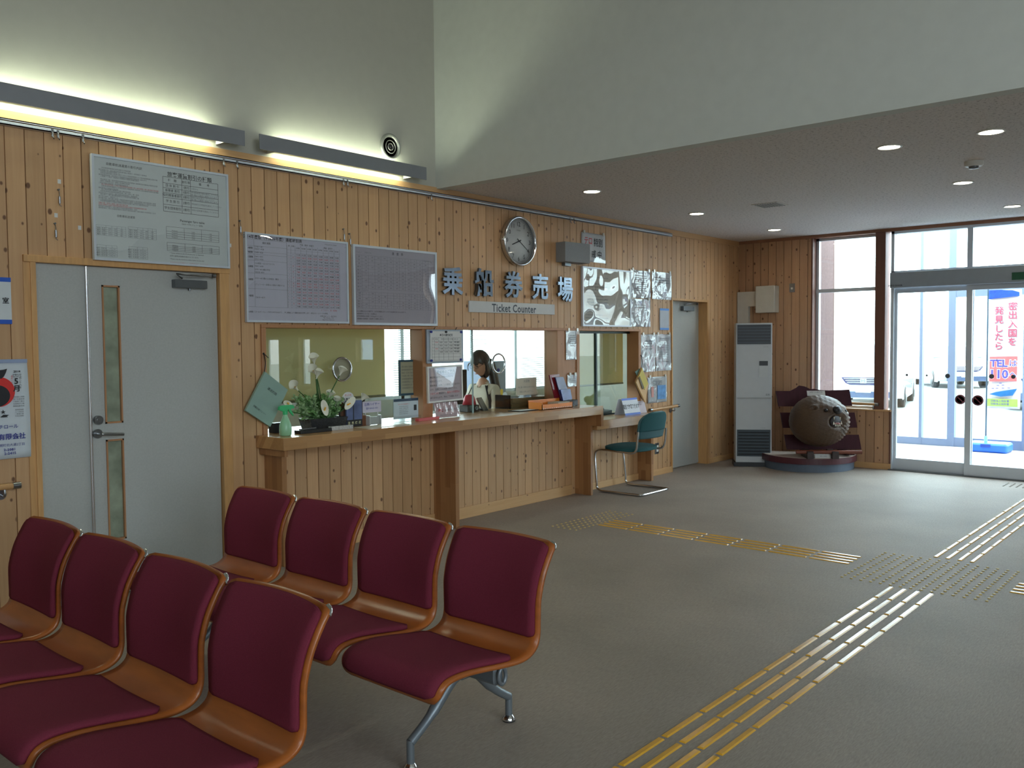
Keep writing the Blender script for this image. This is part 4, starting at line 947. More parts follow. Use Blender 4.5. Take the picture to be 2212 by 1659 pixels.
#================================================================== PLATFORM, EASEL, BEAR
cdir=Vector((.348,-.938,0)); nd=Vector((-.938,-.348,0)); pc=Vector((10.43,-1.05,0))
def dshape(a,b,z,n=40):
    return [pc+cdir*(a*math.cos(q))+nd*(b*math.sin(q))+Vector((0,0,z)) for q in [PI*i/n for i in range(n+1)]]
def dprism(mb,a,b,z0,z1):
    p=dshape(a,b,z0); q=dshape(a,b,z1); k=len(p); mb.add(p+q,[tuple(range(k)),tuple(reversed(range(k,2*k)))]+[((i+1)%k,i,k+i,k+(i+1)%k) for i in range(k)]); return mb
t=thing('display_platform','low half-round platform with maroon rim under the bear carving','platform',tuple(pc))
dprism(MB(),.53,.59,0,.095).build('base',mat('slate_blue_base',(92,104,120),.5,0,.05),t)
dprism(MB(),.56,.625,.095,.166).build('maroon_rim',mat('maroon_lacquer',(80,34,44),.4,0,.06,coat=.15),t)
dprism(MB(),.553,.618,.166,.170).build('top_sheet',mat('beige_platform_top',(196,180,168),.4,0,.03),t)
# easel frame: ex = picture-right, ez = leaning up
vd=Vector((math.sin(.95),math.cos(.95),0)).normalized(); ex=Vector((vd.y,-vd.x,0))
e0_=bz(1778,972,.225); eo=Vector((e0_.x,e0_.y,.172)); ez=(Vector((0,0,1))+vd*.10-ex*.09).normalized(); EM=Matrix((ex,ez,ex.cross(ez))).transposed().to_4x4(); EM.translation=eo
t=thing('plank_easel','three dark maroon planks on a slanted easel behind the bear carving','easel',tuple(eo))
MAR=mat('maroon_planks',(66,30,38),.6,0,.12,7,stretch=(1,6,1),spec=.2)
for z0,z1,xl_,xr_,nm in ((.055,.235,-.41,.45,0),(.315,.50,-.43,.43,1),(.575,.765,-.455,.40,2)):
    m=MB(); poly=[(xl_,z0),(xr_,z0+.005),(xr_-.012,z1),(xl_-.012,z1-.0)]
    if nm==2: poly=[(xl_,z0),(xr_,z0+.005),(xr_-.012,z1+.01),(.15,z1+.0),(.05,z1+.005),(-.02,z1+.02),(-.06,z1+.015),(-.13,z1+.05),(-.19,z1+.06),(-.22,z1+.035),(-.30,z1-.005),(xl_-.012,z1-.005)]
    m.prism(poly,lambda a,b_,d:EM@Vector((a,b_,d)),-.04,0); m.build('plank',MAR,t)
for x in (-.22,.22): MB().box(x-.03,-.0,-.09,x+.03,.72,-.042,EM).build('upright',MAR,t)
for x in (-.2,.26):
    MB().bbox(x-.03,0,-.05,x+.03,.055,.26,.004,EM@Matrix.Rotation(0,4,'X')).build('foot_rail',MAR,t)
M_=EM@Matrix.Translation((0,0,.002)); 
t2=thing('name_card','white card standing on the upper plank behind the bear carving','card',tuple(EM@Vector((-.02,.6,.02))))
MB().box(-.11,.70,.005,.10,.762,.008,EM).build('card',PAPER,t2); k=MB(); k.text('木彫りの熊の玉',(-.005,.742),.022,EM@Matrix.Translation((0,0,.0085))); k.build('print',INKG,t2)
bc=eo+ez*.38-vd*.345-ex*.02; bc=bx(1769,909,bc.x)
BM=Matrix((ex,vd,Vector((0,0,1)))).transposed().to_4x4(); BM.translation=bc   # local: x right, y away, z up
def furmat():
    m=bpy.data.materials.new('carved_bear_wood'); m.use_nodes=True; t_=m.node_tree; b=t_.nodes['Principled BSDF']
    tc=N(t_,'ShaderNodeTexCoord'); mp=N(t_,'ShaderNodeMapping'); mp.inputs['Scale'].default_value=(30,30,90); mp.inputs['Rotation'].default_value=(.5,.4,.3); t_.links.new(tc.outputs['Object'],mp.inputs[0])
    n1=N(t_,'ShaderNodeTexNoise'); n1.inputs['Scale'].default_value=1; n1.inputs['Detail'].default_value=3; n1.inputs['Distortion'].default_value=1; t_.links.new(mp.outputs[0],n1.inputs['Vector'])
    n2=N(t_,'ShaderNodeTexNoise'); n2.inputs['Scale'].default_value=5; t_.links.new(tc.outputs['Object'],n2.inputs['Vector'])
    f=math_(t_,'ADD',math_(t_,'MULTIPLY',n1.outputs[0],.5),math_(t_,'MULTIPLY',n2.outputs[0],.5))
    t_.links.new(mixc(t_,f,srgb(42,28,19),srgb(104,78,54)),b.inputs['Base Color']); b.inputs['Roughness'].default_value=.5
    bp=N(t_,'ShaderNodeBump'); bp.inputs['Strength'].default_value=.8; bp.inputs['Distance'].default_value=.006; t_.links.new(n1.outputs[0],bp.inputs['Height']); t_.links.new(bp.outputs[0],b.inputs['Normal'])
    return m
FUR=furmat()
t=thing('bear_carving','round wooden ball carved as an open-mouthed bear head','carving',tuple(bc-Vector((0,0,.31))))
nose_d=Vector((.38,-.78,.46)).normalized(); mouth_d=Vector((.42,-.88,.06)).normalized(); eye_d=Vector((.02,-.86,.48)).normalized()
def ball(u,v):
    a=u*2*PI; b=(v-.5)*PI; d=Vector((math.cos(b)*math.cos(a),math.cos(b)*math.sin(a),math.sin(b)))
    r=1.0
    sn=Vector((.40,-.84,.30)).normalized()
    r+=.06*math.exp(-((d-sn).length/.34)**2)            # muzzle
    dm=(d-mouth_d); e=math.sqrt((dm.x/.31)**2+(dm.z/.26)**2+(dm.y/.5)**2)
    r-=.26*math.exp(-e**4); r+=.014*math.exp(-((e-1.22)/.16)**2)   # open mouth and its lips
    r-=.06*math.exp(-((d-eye_d).length/.085)**2); r+=.035*math.exp(-((d-Vector((.0,-.78,.64)).normalized()).length/.16)**2)
    er=Vector((-.36,-.76,.53)).normalized(); el=(d-er).length; r+=.045*math.exp(-((el-.12)/.05)**2)-.05*math.exp(-(el/.06)**2)
    if d.x>.45: r+=.026*math.sin(d.z*42+d.x*30+math.sin(d.y*9)*2)*min(1,(d.x-.45)/.2)
    r+=.007*math.sin(d.x*31+d.z*17)*math.sin(d.z*23-d.x*9)
    return BM@Vector((d.x*.334*r,d.y*.32*r,d.z*.300*r))
MB().grid(ball,120,80).build('head',FUR,t)
def onball(d,k=1.0): d=Vector(d).normalized(); return BM@Vector((d.x*.338*k,d.y*.33*k,d.z*.303*k))
DK=mat('bear_dark_paint',(26,22,22),.35,0,.1)
MB().lathe([(0,.034),(.036,.03),(.058,.010),(.062,-.014),(.038,-.034),(0,-.04)],M=frameM(onball(nose_d,1.05),BM.to_3x3()@Vector((.8,.55,0)),BM.to_3x3()@Vector((-.2,.3,.9))),n=24,sy=.8).build('nose',DK,t)
for d in (eye_d,(.80,-.45,.42)): MB().lathe([(0,.021),(.016,.016),(.022,0),(.016,-.016),(0,-.021)],M=Matrix.Translation(onball(d,.955)),n=16).build('eye',DK,t)
MB().lathe([(0,.0),(.078,.0),(.092,.01),(.078,.02),(0,.018)],M=frameM(onball(mouth_d,.80),BM.to_3x3()@Vector((.8,.5,0)),(0,0,1)),n=24,sy=.8).build('mouth_cavity',mat('mouth_dark',(30,14,14),.5,0,.1),t)
TOOTH=mat('ivory_teeth',(205,196,176),.3,0,.05)
for dx,dz,dr in ((.24,-.10,-1),(.32,-.16,-1),(.41,-.18,-1),(.50,-.17,-1),(.59,-.11,-1),(.27,.17,1),(.55,.18,1)):
    p=onball((dx,-.86,.05+dz),.95); q=p+Vector((0,0,-.045*dr)); MB().cyl(p,p+Vector((0,0,.032 if dr<0 else -.03)),.009,.003,n=10).build('tooth',TOOTH,t)
MB().lathe([(0,.012),(.03,.008),(.038,0),(.03,-.008),(0,-.01)],M=Matrix.Translation(onball((.42,-.86,-.03),.85)),n=20,sy=1.3).build('tongue',mat('tongue_pink',(170,110,105),.4,0,.05),t)
# cradle log that carries the ball
t=thing('log_cradle','dark log cradle carrying the bear carving on the platform','stand',tuple(bc-Vector((0,0,.37))))
for sx_ in (-.13,.15):
    m=MB(); m.prism([(-.17,.172),(.15,.172),(.14,.235),(.10,.258),(.0,.232),(-.10,.262),(-.16,.25)],lambda a,b_,d:BM@Vector((sx_+d,a,b_-bc.z)),-.035,.035); m.build('cradle_block',mat('dark_log',(52,36,32),.6,0,.2,9),t)
MB().cyl(BM@Vector((-.28,-.1,-.35)),BM@Vector((.45,-.12,-.35)),.022).build('cross_log',mat('red_brown_log',(120,62,42),.5,0,.2,9),t)
t=thing('name_card','white card at the foot of the bear carving','card',tuple(bc+Vector((-.2,-.1,-.37))))
CM=frameM(bz(1779,990,.171)+Vector((-.0,0,0)),ex,Vector((0,0,1))+vd*.3)
MB().box(-.095,0,0,.11,.075,.002,CM).build('card',PAPER,t); k=MB(); k.text('木彫 熊',(0,.052),.02,CM@Matrix.Translation((0,0,.0025))); k.text('寄贈 羽幌町',(0,.022),.016,CM@Matrix.Translation((0,0,.0025))); k.build('print',INKG,t)
#================================================================== ON THE COUNTER
ZT=.90
# spray bottle
q=bz(617,941,ZT); t=thing('spray_bottle','mint green spray bottle on the left end of the counter','spray bottle',(q.x,q.y,ZT))
c=(q.x,q.y,ZT)
MB().lathe([(0,0),(.034,.0),(.040,.006),(.042,.04),(.040,.075),(.028,.105),(.016,.135),(.014,.150)],c,n=28).build('bottle',mat('mint_bottle',(150,205,165),.35,0,.03,spec=.6),t)
GH=mat('green_spray_head',(60,190,120),.4,0,.03)
m=MB().cyl((q.x,q.y,ZT+.145),(q.x,q.y,ZT+.168),.017)
m.prism([(-.045,.178),(-.04,.2),(-.02,.208),(.045,.212),(.055,.205),(.058,.19),(.045,.186),(.012,.18),(.012,.165),(-.014,.165)],lambda a,b,d:Vector((q.x+a*.75,q.y-a*.65+d,ZT+b)),-.010,.010); m.build('spray_head',GH,t)
m=MB().prism([(.018,.186),(.034,.186),(.05,.15),(.056,.135),(.048,.14),(.030,.16)],lambda a,b,d:Vector((q.x+a*.75,q.y-a*.65+d,ZT+b)),-.006,.006); m.build('trigger',GH,t)
# flower bowl with calla lilies
fx,fy=by(699,915,.0).x,.0; t=thing('flower_arrangement','white calla lilies and green leaves in a dark rectangular bowl on the counter','flowers',(fx,fy,ZT))
m=MB(); a_,b_=.17,.075
def bowl(z,k): return [(fx+sx_*a_*k,fy+sy_*b_*k,z) for sx_,sy_ in ((-1,-1),(1,-1),(1,1),(-1,1))]
vs=bowl(ZT,.86)+bowl(ZT+.085,1)+bowl(ZT+.085,.93)+bowl(ZT+.02,.85)
m.add(vs,[(3,2,1,0)]+[(i+4*j,(i+1)%4+4*j,(i+1)%4+4*j+4,i+4*j+4) for j in range(3) for i in range(4)]+[(12,13,14,15)]); m.build('bowl',mat('dark_glazed_bowl',(44,46,48),.25,0,.3,60,bump=1,bscale=120),t,bevel=.004)
MB().box(fx-.15,fy-.06,ZT+.02,fx+.15,fy+.06,ZT+.075).build('soil',mat('floral_foam',(40,60,34),.9,0,.2),t)
LF=mat('fern_green',(112,156,92),.6,0,.3,30); LF2=mat('pale_leaf_green',(150,180,130),.6,0,.2,30); STEM=mat('calla_stem',(58,98,44),.5,0,.15,20); PET=mat('calla_white',(232,232,214),.55,0,.04,10); SPX=mat('calla_spadix',(236,176,40),.6,0,.1,60)
random.seed(11)
m=MB(); m2=MB()
def leaf(mb,p,d,L,w):
    d=Vector(d).normalized(); s_=d.cross(Vector((random.uniform(-1,1),random.uniform(-1,1),.4))).normalized(); n=s_.cross(d)
    mb.add([p,p+d*L*.5+s_*w,p+d*L,p+d*L*.5-s_*w,p+d*L*.5+n*w*.3],[(0,1,4),(1,2,4),(2,3,4),(3,0,4)])
for i in range(70):
    a=random.uniform(0,2*PI); R_=random.uniform(.02,.14); b0=Vector((fx-.03+R_*math.cos(a),fy+.35*R_*math.sin(a),ZT+.07))
    tip=b0+Vector((math.cos(a)*.08-.02,math.sin(a)*.03-.02,random.uniform(.05,.19)))
    P=smoothpath([b0,(b0+tip)/2+Vector((0,0,.02)),tip],6); mm=m if i%3 else m2; mm.tube(P,.0012,4)
    for p in P[2:]:
        for k in range(4): leaf(mm,p,(random.uniform(-1,1),random.uniform(-.6,.6),random.uniform(-.2,1)),random.uniform(.018,.032),.009)
o=m.build('foliage',LF,t); o['kind']='stuff'; o=m2.build('pale_foliage',LF2,t); o['kind']='stuff'
def broad(px,py,L,ang):
    p=Vector((fx+.03,fy-.02,ZT+.07)); qq=by(px,py,fy-.03); d=(qq-p); 
    def f(u,v):
        w=.03*math.sin(PI*min(1,v*1.02))**.8; return p+d*v+Vector(((u-.5)*2*w*.7,-.01*math.sin(v*PI),(u-.5)*w*.8-.02*(u-.5)**2)),Vector((0,-1,.3)).normalized()
    MB().shell(f,6,12,.001).build('broad_leaf',STEM,t)
for a in ((722,862,0,0),(735,885,0,0),(708,880,0,0),(745,868,0,0)): broad(*a)
def calla(px,py,lean,big=.8,face=-1,y=-.02):
    top=by(px,py,fy+y); base=Vector((fx-.02+random.uniform(-.02,.02),fy,ZT+.06)); ax=Vector((lean,-.1,1)).normalized()
    st=top-ax*.055*big
    s_=MB().tube(smoothpath([base,base*.45+st*.55+Vector((-lean*.015,0,.01)),st,top-ax*.03*big],8),.0042,8).build('stem',STEM,t)
    sd=ax.cross(Vector((0,1,0))).normalized(); nn=sd.cross(ax)
    def f(u,v):
        a=u*2*PI*.94+.2; r=(.006+.028*v**1.7)*big; flare=v**3*.022*big*(1+.8*math.cos(a-PI*.5*face))
        c_=st+ax*(.075*v*big); tip=.03*big*v**4*max(0,math.cos(a-2.2))
        return c_+(sd*math.cos(a)+nn*math.sin(a))*(r+flare*.6)+ax*tip
    f_=MB().grid(f,24,10).build('flower',PET,t)
    MB().tube([st+ax*.012*big,st+ax*.055*big],[.005*big,.003*big],8).build('spadix',SPX,f_)
for a in ((677,775,-.25),(676,800,-.9),(686,806,.25),(738,800,.45),(636,835,-1.1),(785,858,.8),(712,852,.3),(727,865,.35)): calla(a[0],a[1],a[2])
def openc(px,py,ang,sc=1.0):
    c0=by(px,py,fy-.09); M2=frameM(c0,(math.cos(ang),0,math.sin(ang)),(-math.sin(ang),0,math.cos(ang)))
    def f(u,v):
        a=u*2*PI; r=v*.034*sc*(1+.5*max(0,math.cos(a-PI/2))**3); return M2@Vector((r*math.cos(a)*.72,r*math.sin(a)*1.15,.02-.02*(v-1)**2+.004*math.sin(a*2)*v))
    f_=MB().grid(f,28,8).build('open_flower',PET,t); MB().tube([M2@Vector((0,-.008,.008)),M2@Vector((.002,.014,.026))],[.0055,.004],8).build('spadix',SPX,f_)
    MB().tube(smoothpath([c0+Vector((0,.01,-.01)),c0+Vector((-.01,.03,-.04)),Vector((fx,fy-.02,ZT+.07))],6),.004,8).build('stem',STEM,f_)
openc(699,884,.3,1.25); openc(750,873,-.9,1.3); openc(620,872,1.2,.8)
# things on the counter, left to right
def flat(name,lab,cat,x0,y0,x1,y1,h,m_,z=ZT,rz=0,parts=None):
    c0=((x0+x1)/2,(y0+y1)/2,z); t=thing(name,lab,cat,c0); M2=Matrix.Translation(c0)@Matrix.Rotation(rz,4,'Z'); MB().bbox(x0-c0[0],y0-c0[1],0,x1-c0[0],y1-c0[1],h,min(.004,h*.4),M2).build('body',m_,t); return t,M2
t,M2=flat('pen_tray','long black pen tray near the counter edge beside the spray bottle','tray',3.66,-.19,3.93,-.11,.022,BLACK)
MB().cyl(M2@Vector((-.12,0,.028)),M2@Vector((.03,.01,.028)),.005).build('pen',STEEL,t)
t,M2=flat('clear_rack','clear ribbed acrylic strip beside the pen tray','rack',3.94,-.17,4.14,-.13,.03,mat('clear_ribbed',(190,192,190),.15,0,.2,90,coat=1))
t,M2=flat('black_box','low black box behind the spray bottle','box',3.585,.02,3.72,.09,.07,BLACK)
MB().tube(smoothpath([(3.78,.0,ZT+.11),(3.85,-.03,ZT+.10),(3.93,-.02,ZT+.085),(3.98,.03,ZT+.06)]),.003,6).build('cord',BLACK,t)
t,M2=flat('paper_sheet','cream paper lying on the counter in front of the clear stand','paper',4.20,-.26,4.62,-.10,.003,mat('cream_paper',(205,200,182),.35,0,.03,coat=.3))
t,M2=flat('red_strip','red plastic strip lying on the counter by the window post','strip',4.84,-.11,5.10,-.07,.022,mat('salmon_red_plastic',(205,84,84),.4,0,.04),rz=.1)
def card(name,lab,cat,px0,py0,px1,py1,y,m_,th=.004,lean=.0,grp=None):
    """upright card on a vertical plane y"""
    a=by(px0,py0,y); b=by(px1,py1,y); t=thing(name,lab,cat,((a.x+b.x)/2,y,b.z),group=grp)
    x0,x1,z0,z1=a.x,b.x,b.z,a.z
    return t,x0,z0,x1,z1
q=by(778,915,-.02)
t=thing('brochure_box','brown box of dark blue island brochures beside the flowers','brochure holder',(4.25,-.02,ZT))
bx0=by(749,900,-.06).x; bx1=by(782,900,-.06).x
MB().box(bx0+.01,-.045,ZT,bx1+.05,.03,ZT+.08).box(bx0,.0,ZT,bx1+.06,.035,ZT+.185).build('holder',mat('brown_box',(112,72,46),.6,0,.1),t)
b_=MB().box(bx0,-.062,ZT+.004,bx1,-.046,ZT+.20).build('brochure',mat('night_blue_cover',(92,108,150),.35,0,.35,9,coat=.5),t)
MB().box(bx0,-.0635,ZT+.004,bx1,-.062,ZT+.055).build('dark_foot',BLACK,b_); k=MB()
for i,ch in enumerate('天売焼尻'): k.text(ch,(bx0+.02+.034*i,ZT+.03),.022,WM(-.0638),bold=.02)
k.build('lettering',mat('pale_gold_print',(210,205,160),.6),b_); MB().box(bx0+.06,-.063,ZT+.055,bx0+.067,-.0625,ZT+.2).build('stripe',BLACK,b_)
MB().tube([(bx0-.02,-.0,ZT),(bx0-.02,-.0,ZT+.20)],.004,6).build('stand_edge',DARK,t)
# speech-bubble label
a=by(752,861,-.03); t=thing('bubble_sign','white rounded speech bubble card standing above the brochures','sign',(a.x,-.03,a.z))
poly=[(.058*math.cos(q_)*(1 if abs(math.cos(q_))<.9 else .97),.050*math.sin(q_)) for q_ in [2*PI*i/30 for i in range(30)]]
MB().prism(poly,lambda u,v,d:Vector((a.x+u,-.03+d,a.z+v)),0,.003).build('card',PAPER,t); MB().box(a.x-.003,-.027,ZT+.18,a.x+.003,-.024,a.z-.04).build('stick',ACRYL,t)
k=MB(); r_=MB(); k.text('売 店 案 内',(a.x,a.z-.006),.02,WM(-.0303),bold=.02); r_.text('おしらせ',(a.x,a.z+.026),.016,WM(-.0303),bold=.01); k.text('1F 入口',(a.x,a.z-.03),.013,WM(-.0303)); k.build('print',INK,t); r_.build('red_print',INKR,t)
# taxi sign on a clear stand
t=thing('taxi_sign','white taxi telephone sign on a clear card stand','sign',(4.53,-.0,ZT))
a=by(783,868,-.02); b=by(823,889,-.02); MB().box(a.x,-.022,b.z,b.x,-.018,a.z).build('card',mat('lilac_card',(196,190,206),.6,0,.02),t)
k=MB(); cx_=(a.x+b.x)/2; k.text('沿岸ハイヤー',(cx_,b.z+.062),.026,WM(-.0223),bold=.01); k.text('☎0164-62-1551',(cx_,b.z+.032),.018,WM(-.0223),bold=.01); k.build('print',INKB,t)
for x in (a.x+.03,b.x-.03): MB().box(x-.004,-.018,ZT,x+.004,-.014,b.z+.01).build('stand_leg',mat('clear_plastic_edge',(200,204,206),.15,0,.05,coat=1),t)
t=thing('card_stand','small clear card holder in front of the taxi sign','card holder',(4.53,-.06,ZT))
sx0=by(797,910,-.06).x; MB().box(sx0,-.065,ZT,sx0+.11,-.062,ZT+.065).build('front',ACRYL,t); MB().box(sx0+.005,-.060,ZT+.003,sx0+.105,-.058,ZT+.06).build('card',PAPER,t)
for x in (sx0-.002,sx0+.11): MB().box(x-.002,-.075,ZT,x+.004,-.03,ZT+.075).build('side',MATS['clear_plastic_edge'],t)
# notices on / behind the left glass
def sign(name,lab,cat,x0,z0,x1,z1,y,sheet,frame=None,fw_=.012,texts=(),grp=None,film_=None):
    t=thing(name,lab,cat,((x0+x1)/2,y,z0),group=grp)
    MB().box(x0,y-.003,z0,x1,y+.003,z1).build('sheet',sheet,t)
    if frame:
        m=MB()
        for a,b,c_,d in ((x0,z0,x1,z0+fw_),(x0,z1-fw_,x1,z1),(x0,z0+fw_,x0+fw_,z1-fw_),(x1-fw_,z0+fw_,x1,z1-fw_)): m.box(a,y-.006,b,c_,y-.003,d)
        m.build('border',frame,t)
    gr={}
    for (body,cx,cz,sz,ink,bo) in texts: gr.setdefault(ink.name,(ink,MB()))[1].text(body,(x0+(x1-x0)*cx,z0+(z1-z0)*cz),sz,WM(y-.0034),bold=bo)
    for n_,(ink,mb_) in gr.items(): mb_.build('print',ink,t)
    if film_: MB().add([(x0,y-.008,z0),(x1,y-.008,z0),(x1,y-.008,z1),(x0,y-.008,z1)],[(0,1,2,3)]).build('cover_film',film_,t)
    return t
random.seed(5)
sign('glass_notice','notice in a teal border stuck on the left counter glass','notice',by(861,815,.11).x,by(880,854,.11).z,by(899,815,.11).x,by(880,777,.11).z,.11,mat('khaki_sheet',(190,190,160),.6,0,.03),mat('teal_border',(40,90,110),.5,0,.05),.018,[(line(8),.5,.80-.085*j,.0165,INKG,0) for j in range(8)],film_=FILM1)
px0_=by(850,880,-.03).x; px1_=by(903,880,-.03).x
t=sign('bus_poster','pale blue bus and taxi leaflet in a clear stand near the window post','leaflet',px0_,.925,px1_,1.085,-.03,mat('pale_blue_leaflet',(190,206,212),.6,0,.03),None,.01,[('沿岸バス 高速乗合バス・タクシー案内',.5,.90,.0105,PAPER,.01),('お問い合わせは羽幌営業所まで',.4,.72,.009,INKR,0)]+[(line(11),.4,.6-.09*j,.009,INKG,0) for j in range(5)])
MB().box(px0_,-.0336,1.063,px1_,-.0331,1.085).build('navy_header',mat('navy_header',(30,56,80),.5,0,.03),t); MB().box(px1_-.05,-.0342,.985,px1_-.02,-.0336,1.03).build('black_picture',INK,t); MB().box(px0_-.005,-.06,ZT,px1_+.005,-.026,ZT+.045).build('clear_foot',ACRYL,t); MB().box(px0_-.005,-.0295,ZT+.003,px1_+.005,-.026,1.085).build('clear_back',ACRYL,t)
# status board, notice and small laminated note on the post
t=thing('status_board','grey magnetic board with today\'s sailing table between the counter windows','notice board',(5.245,-.03,1.36))
MB().bbox(5.03,-.034,1.36,5.462,-.014,1.642,.006,axis='Y').build('board',mat('steel_blue_board',(150,158,168),.4,.2,.04),t)
MB().box(5.065,-.037,1.378,5.435,-.0345,1.628).build('sheet',PAPER,t)
M_=WM(-.0374); k=MB(); r_=MB(); table(k,5.085,1.385,5.42,1.575,(0,.08,.23,.40,.57,.74,1),(0,.14,.28,.42,.56,.70,.84,1),M_,.0015); k.text('本日の運航状況',(5.25,1.595),.022,M_,bold=.02); k.text('便',(5.098,1.561),.013,M_); k.text('船 種',(5.135,1.561),.013,M_); k.text('羽幌港発 焼尻港発 天売港着   運航 状況',(5.29,1.561),.0118,M_)
for j,(s_,a,b,c_) in enumerate((('高速船','8:00','8:35','9:00'),('フェリー','8:30','9:30','10:05'),('高速船','11:40','12:15','12:40'),('フェリー','14:00','15:00','15:35'))):
    z=1.534-.0266*j; k.text(str(j+1),(5.098,z),.011,M_); (r_ if j%2==0 else k).text(s_,(5.137,z),.012,M_)
    for i,v in enumerate((a,b,c_)): k.text(v,(5.19+.057*i,z),.019,M_,bold=.01)
    k.text('平常 運航',(5.376,z),.016,M_,bold=.02)
k.build('black_print',INK,t); r_.build('red_print',INKR,t)
for x,z,mm in ((5.072,1.622,INKB),(5.428,1.622,INKB),(5.072,1.384,INKB),(5.42,1.386,INKB),(5.245,1.622,BLACK)): MB().cyl((x,-.036,z),(x,-.048,z),.010).build('magnet',mm,t)
for x in (5.115,5.37): MB().tube([(x,-.03,1.64),(x,-.04,1.655),(x+.006,-.04,1.66)],.003,6).build('hanger',DARK,t)
t=thing('ticket_notice','white framed boarding ticket notice below the grey magnetic board','notice board',(5.24,-.03,1.03))
Q=WM(-.030)@Matrix.Translation((5.24,1.187,0))@Matrix.Rotation(math.radians(1.2),4,'Z')
m=MB(); w_,h_=.207,.152
m.box(-w_,-h_,-.014,w_,-h_+.014,.006,Q).box(-w_,h_-.014,-.014,w_,h_,.006,Q).box(-w_,-h_+.014,-.014,-w_+.014,h_-.014,.006,Q).box(w_-.014,-h_+.014,-.014,w_,h_-.014,.006,Q); m.build('frame',WHITE,t)
MB().box(-w_+.01,-h_+.01,-.01,w_-.01,h_-.01,0,Q).build('sheet',mat('pinkish_sheet',(198,186,194),.6,0,.02),t)
k=MB(); r_=MB(); Q2=Q@Matrix.Translation((0,0,.0005)); k.text('乗船券のご案内',(.01,.098),.031,Q2,bold=.015); k.box(-.10,.078,0,.115,.080,.0004,Q2)
for j,s_ in enumerate(('乗船券の発売は出港30分前から','発売を行います。','乗船券は、出港ごとの発売となりますの','ので、出港ごとにお買い求め下さい。','','ありませんので、予めご了承願います')):
    if s_: k.text(s_,(-.178,.058-.034*j),.0195,Q2,align='LEFT',bold=.004)
r_.text('大変までの',(-.178,.058-.034*4),.0195,Q2,align='LEFT'); k.text('乗船券で、',(-.078,.058-.034*4),.0195,Q2,align='LEFT'); r_.text('船内での発売は',(.02,.058-.034*4+.002),.0215,Q2,align='LEFT',bold=.01)
k.build('black_print',INK,t); r_.build('red_print',INKR,t)
MB().add([Q@Vector(v) for v in ((-w_+.014,-h_+.014,.004),(w_-.014,-h_+.014,.004),(w_-.014,h_-.014,.004),(-w_+.014,h_-.014,.004))],[(0,1,2,3)]).build('cover_film',FILM1,t)
t=thing('window_note','pinkish laminated note with red characters resting on the counter below the ticket notice','notice',(5.24,-.05,.905))
a0,b0=5.10,5.385
def nf(u,v): return Vector((a0+(b0-a0)*u,-.06+.03*v+.012*v*v*math.sin(u*26),.905+.125*v)),Vector((0,-1,.2)).normalized()
MB().shell(nf,30,8,.001).build('sheet',mat('pink_note',(206,180,186),.6,0,.02),t)
MB().grid(lambda u,v:nf(u,v)[0]+Vector((0,-.002,0)),30,8).build('laminate',FILM3,t)
k=MB(); k.text('閉じ',(5.15,.965),.03,WM(-.066),bold=.02); k.build('red_print',INKR,t); k=MB(); k.text('に お 声がけ下さい',(5.265,.965),.024,WM(-.066),bold=.0); k.text('御用の方はボタンを押して下さい',(5.24,.925),.013,WM(-.066)); k.build('print',INKG,t)
# hanging folders
def hang(lab,pts,m_,y,th,cordpx,back=None):
    P=[by(px,py,y) for px,py in pts]; t=thing('hanging_folder',lab,'folder',tuple(P[0]))
    MB().prism([(p.x,p.z) for p in P],lambda a,b,d:Vector((a,y+d,b)),0,th).build('cover',m_,t)
    c0=by(*cordpx,-.02); MB().tube(smoothpath([c0,c0*.5+P[0]*.5+Vector((0,-.01,0)),P[0]+Vector((0,th/2,0))]),.0035,6).tube([c0,c0+Vector((.03,-.01,-.03))],.0025,6).cyl(c0,c0+Vector((0,.02,0)),.007).build('cord',BLACK,t)
    return t,P
t,P=hang('pale green document folder hanging crooked on a cord at the left end of the window',[(573,803),(622,842),(584,922),(531,887)],mat('pale_green_folder',(140,168,156),.55,0,.03),-.06,.022,(570,764))
FM=frameM(P[0]+Vector((0,-.001,0)),P[1]-P[0],P[0]-P[3]); k=MB(); L_=(P[1]-P[0]).length; H2=(P[0]-P[3]).length
k.text('運送約款',(L_*.55,-H2*.27),.022,FM); k.text('羽幌沿海フェリー',(L_*.5,-H2*.80),.015,FM); k.build('lettering',INK,t)
t,P=hang('yellow and orange folder hanging on a black cord right of the counter windows',[(1387,794),(1401,830),(1394,869),(1374,826)],mat('pale_orange_folder',(214,172,116),.5,0,.05),-.06,.018,(1385,768))
P2=[by(*p,-.064) for p in ((1387,796),(1400,828),(1392,842),(1379,814))]
MB().prism([(p.x,p.z) for p in P2],lambda a,b,d:Vector((a,-.066+d,b)),0,.004).build('yellow_cover',mat('yellow_folder',(200,178,66),.5,0,.05),t)
P2=[by(*p,-.04) for p in ((1387,793),(1376,812),(1372,803))]
MB().prism([(p.x,p.z) for p in P2],lambda a,b,d:Vector((a,-.04+d,b)),0,.004).build('green_corner',mat('grey_green_folder',(90,120,108),.5,0,.05),t)
P2=[by(*p,-.068) for p in ((1380,816),(1382,812),(1392,838),(1388,841))]
MB().prism([(p.x,p.z) for p in P2],lambda a,b,d:Vector((a,-.068+d,b)),0,.002).build('brown_strap',mat('olive_strap',(96,78,34),.5,0,.05),t)
P2=[by(*p,-.035) for p in ((1372,824),(1376,829),(1392,866),(1386,858))]
MB().prism([(p.x,p.z) for p in P2],lambda a,b,d:Vector((a,-.038+d,b)),0,.02).build('brown_back',mat('brown_folder_back',(130,100,76),.5,0,.05),t)
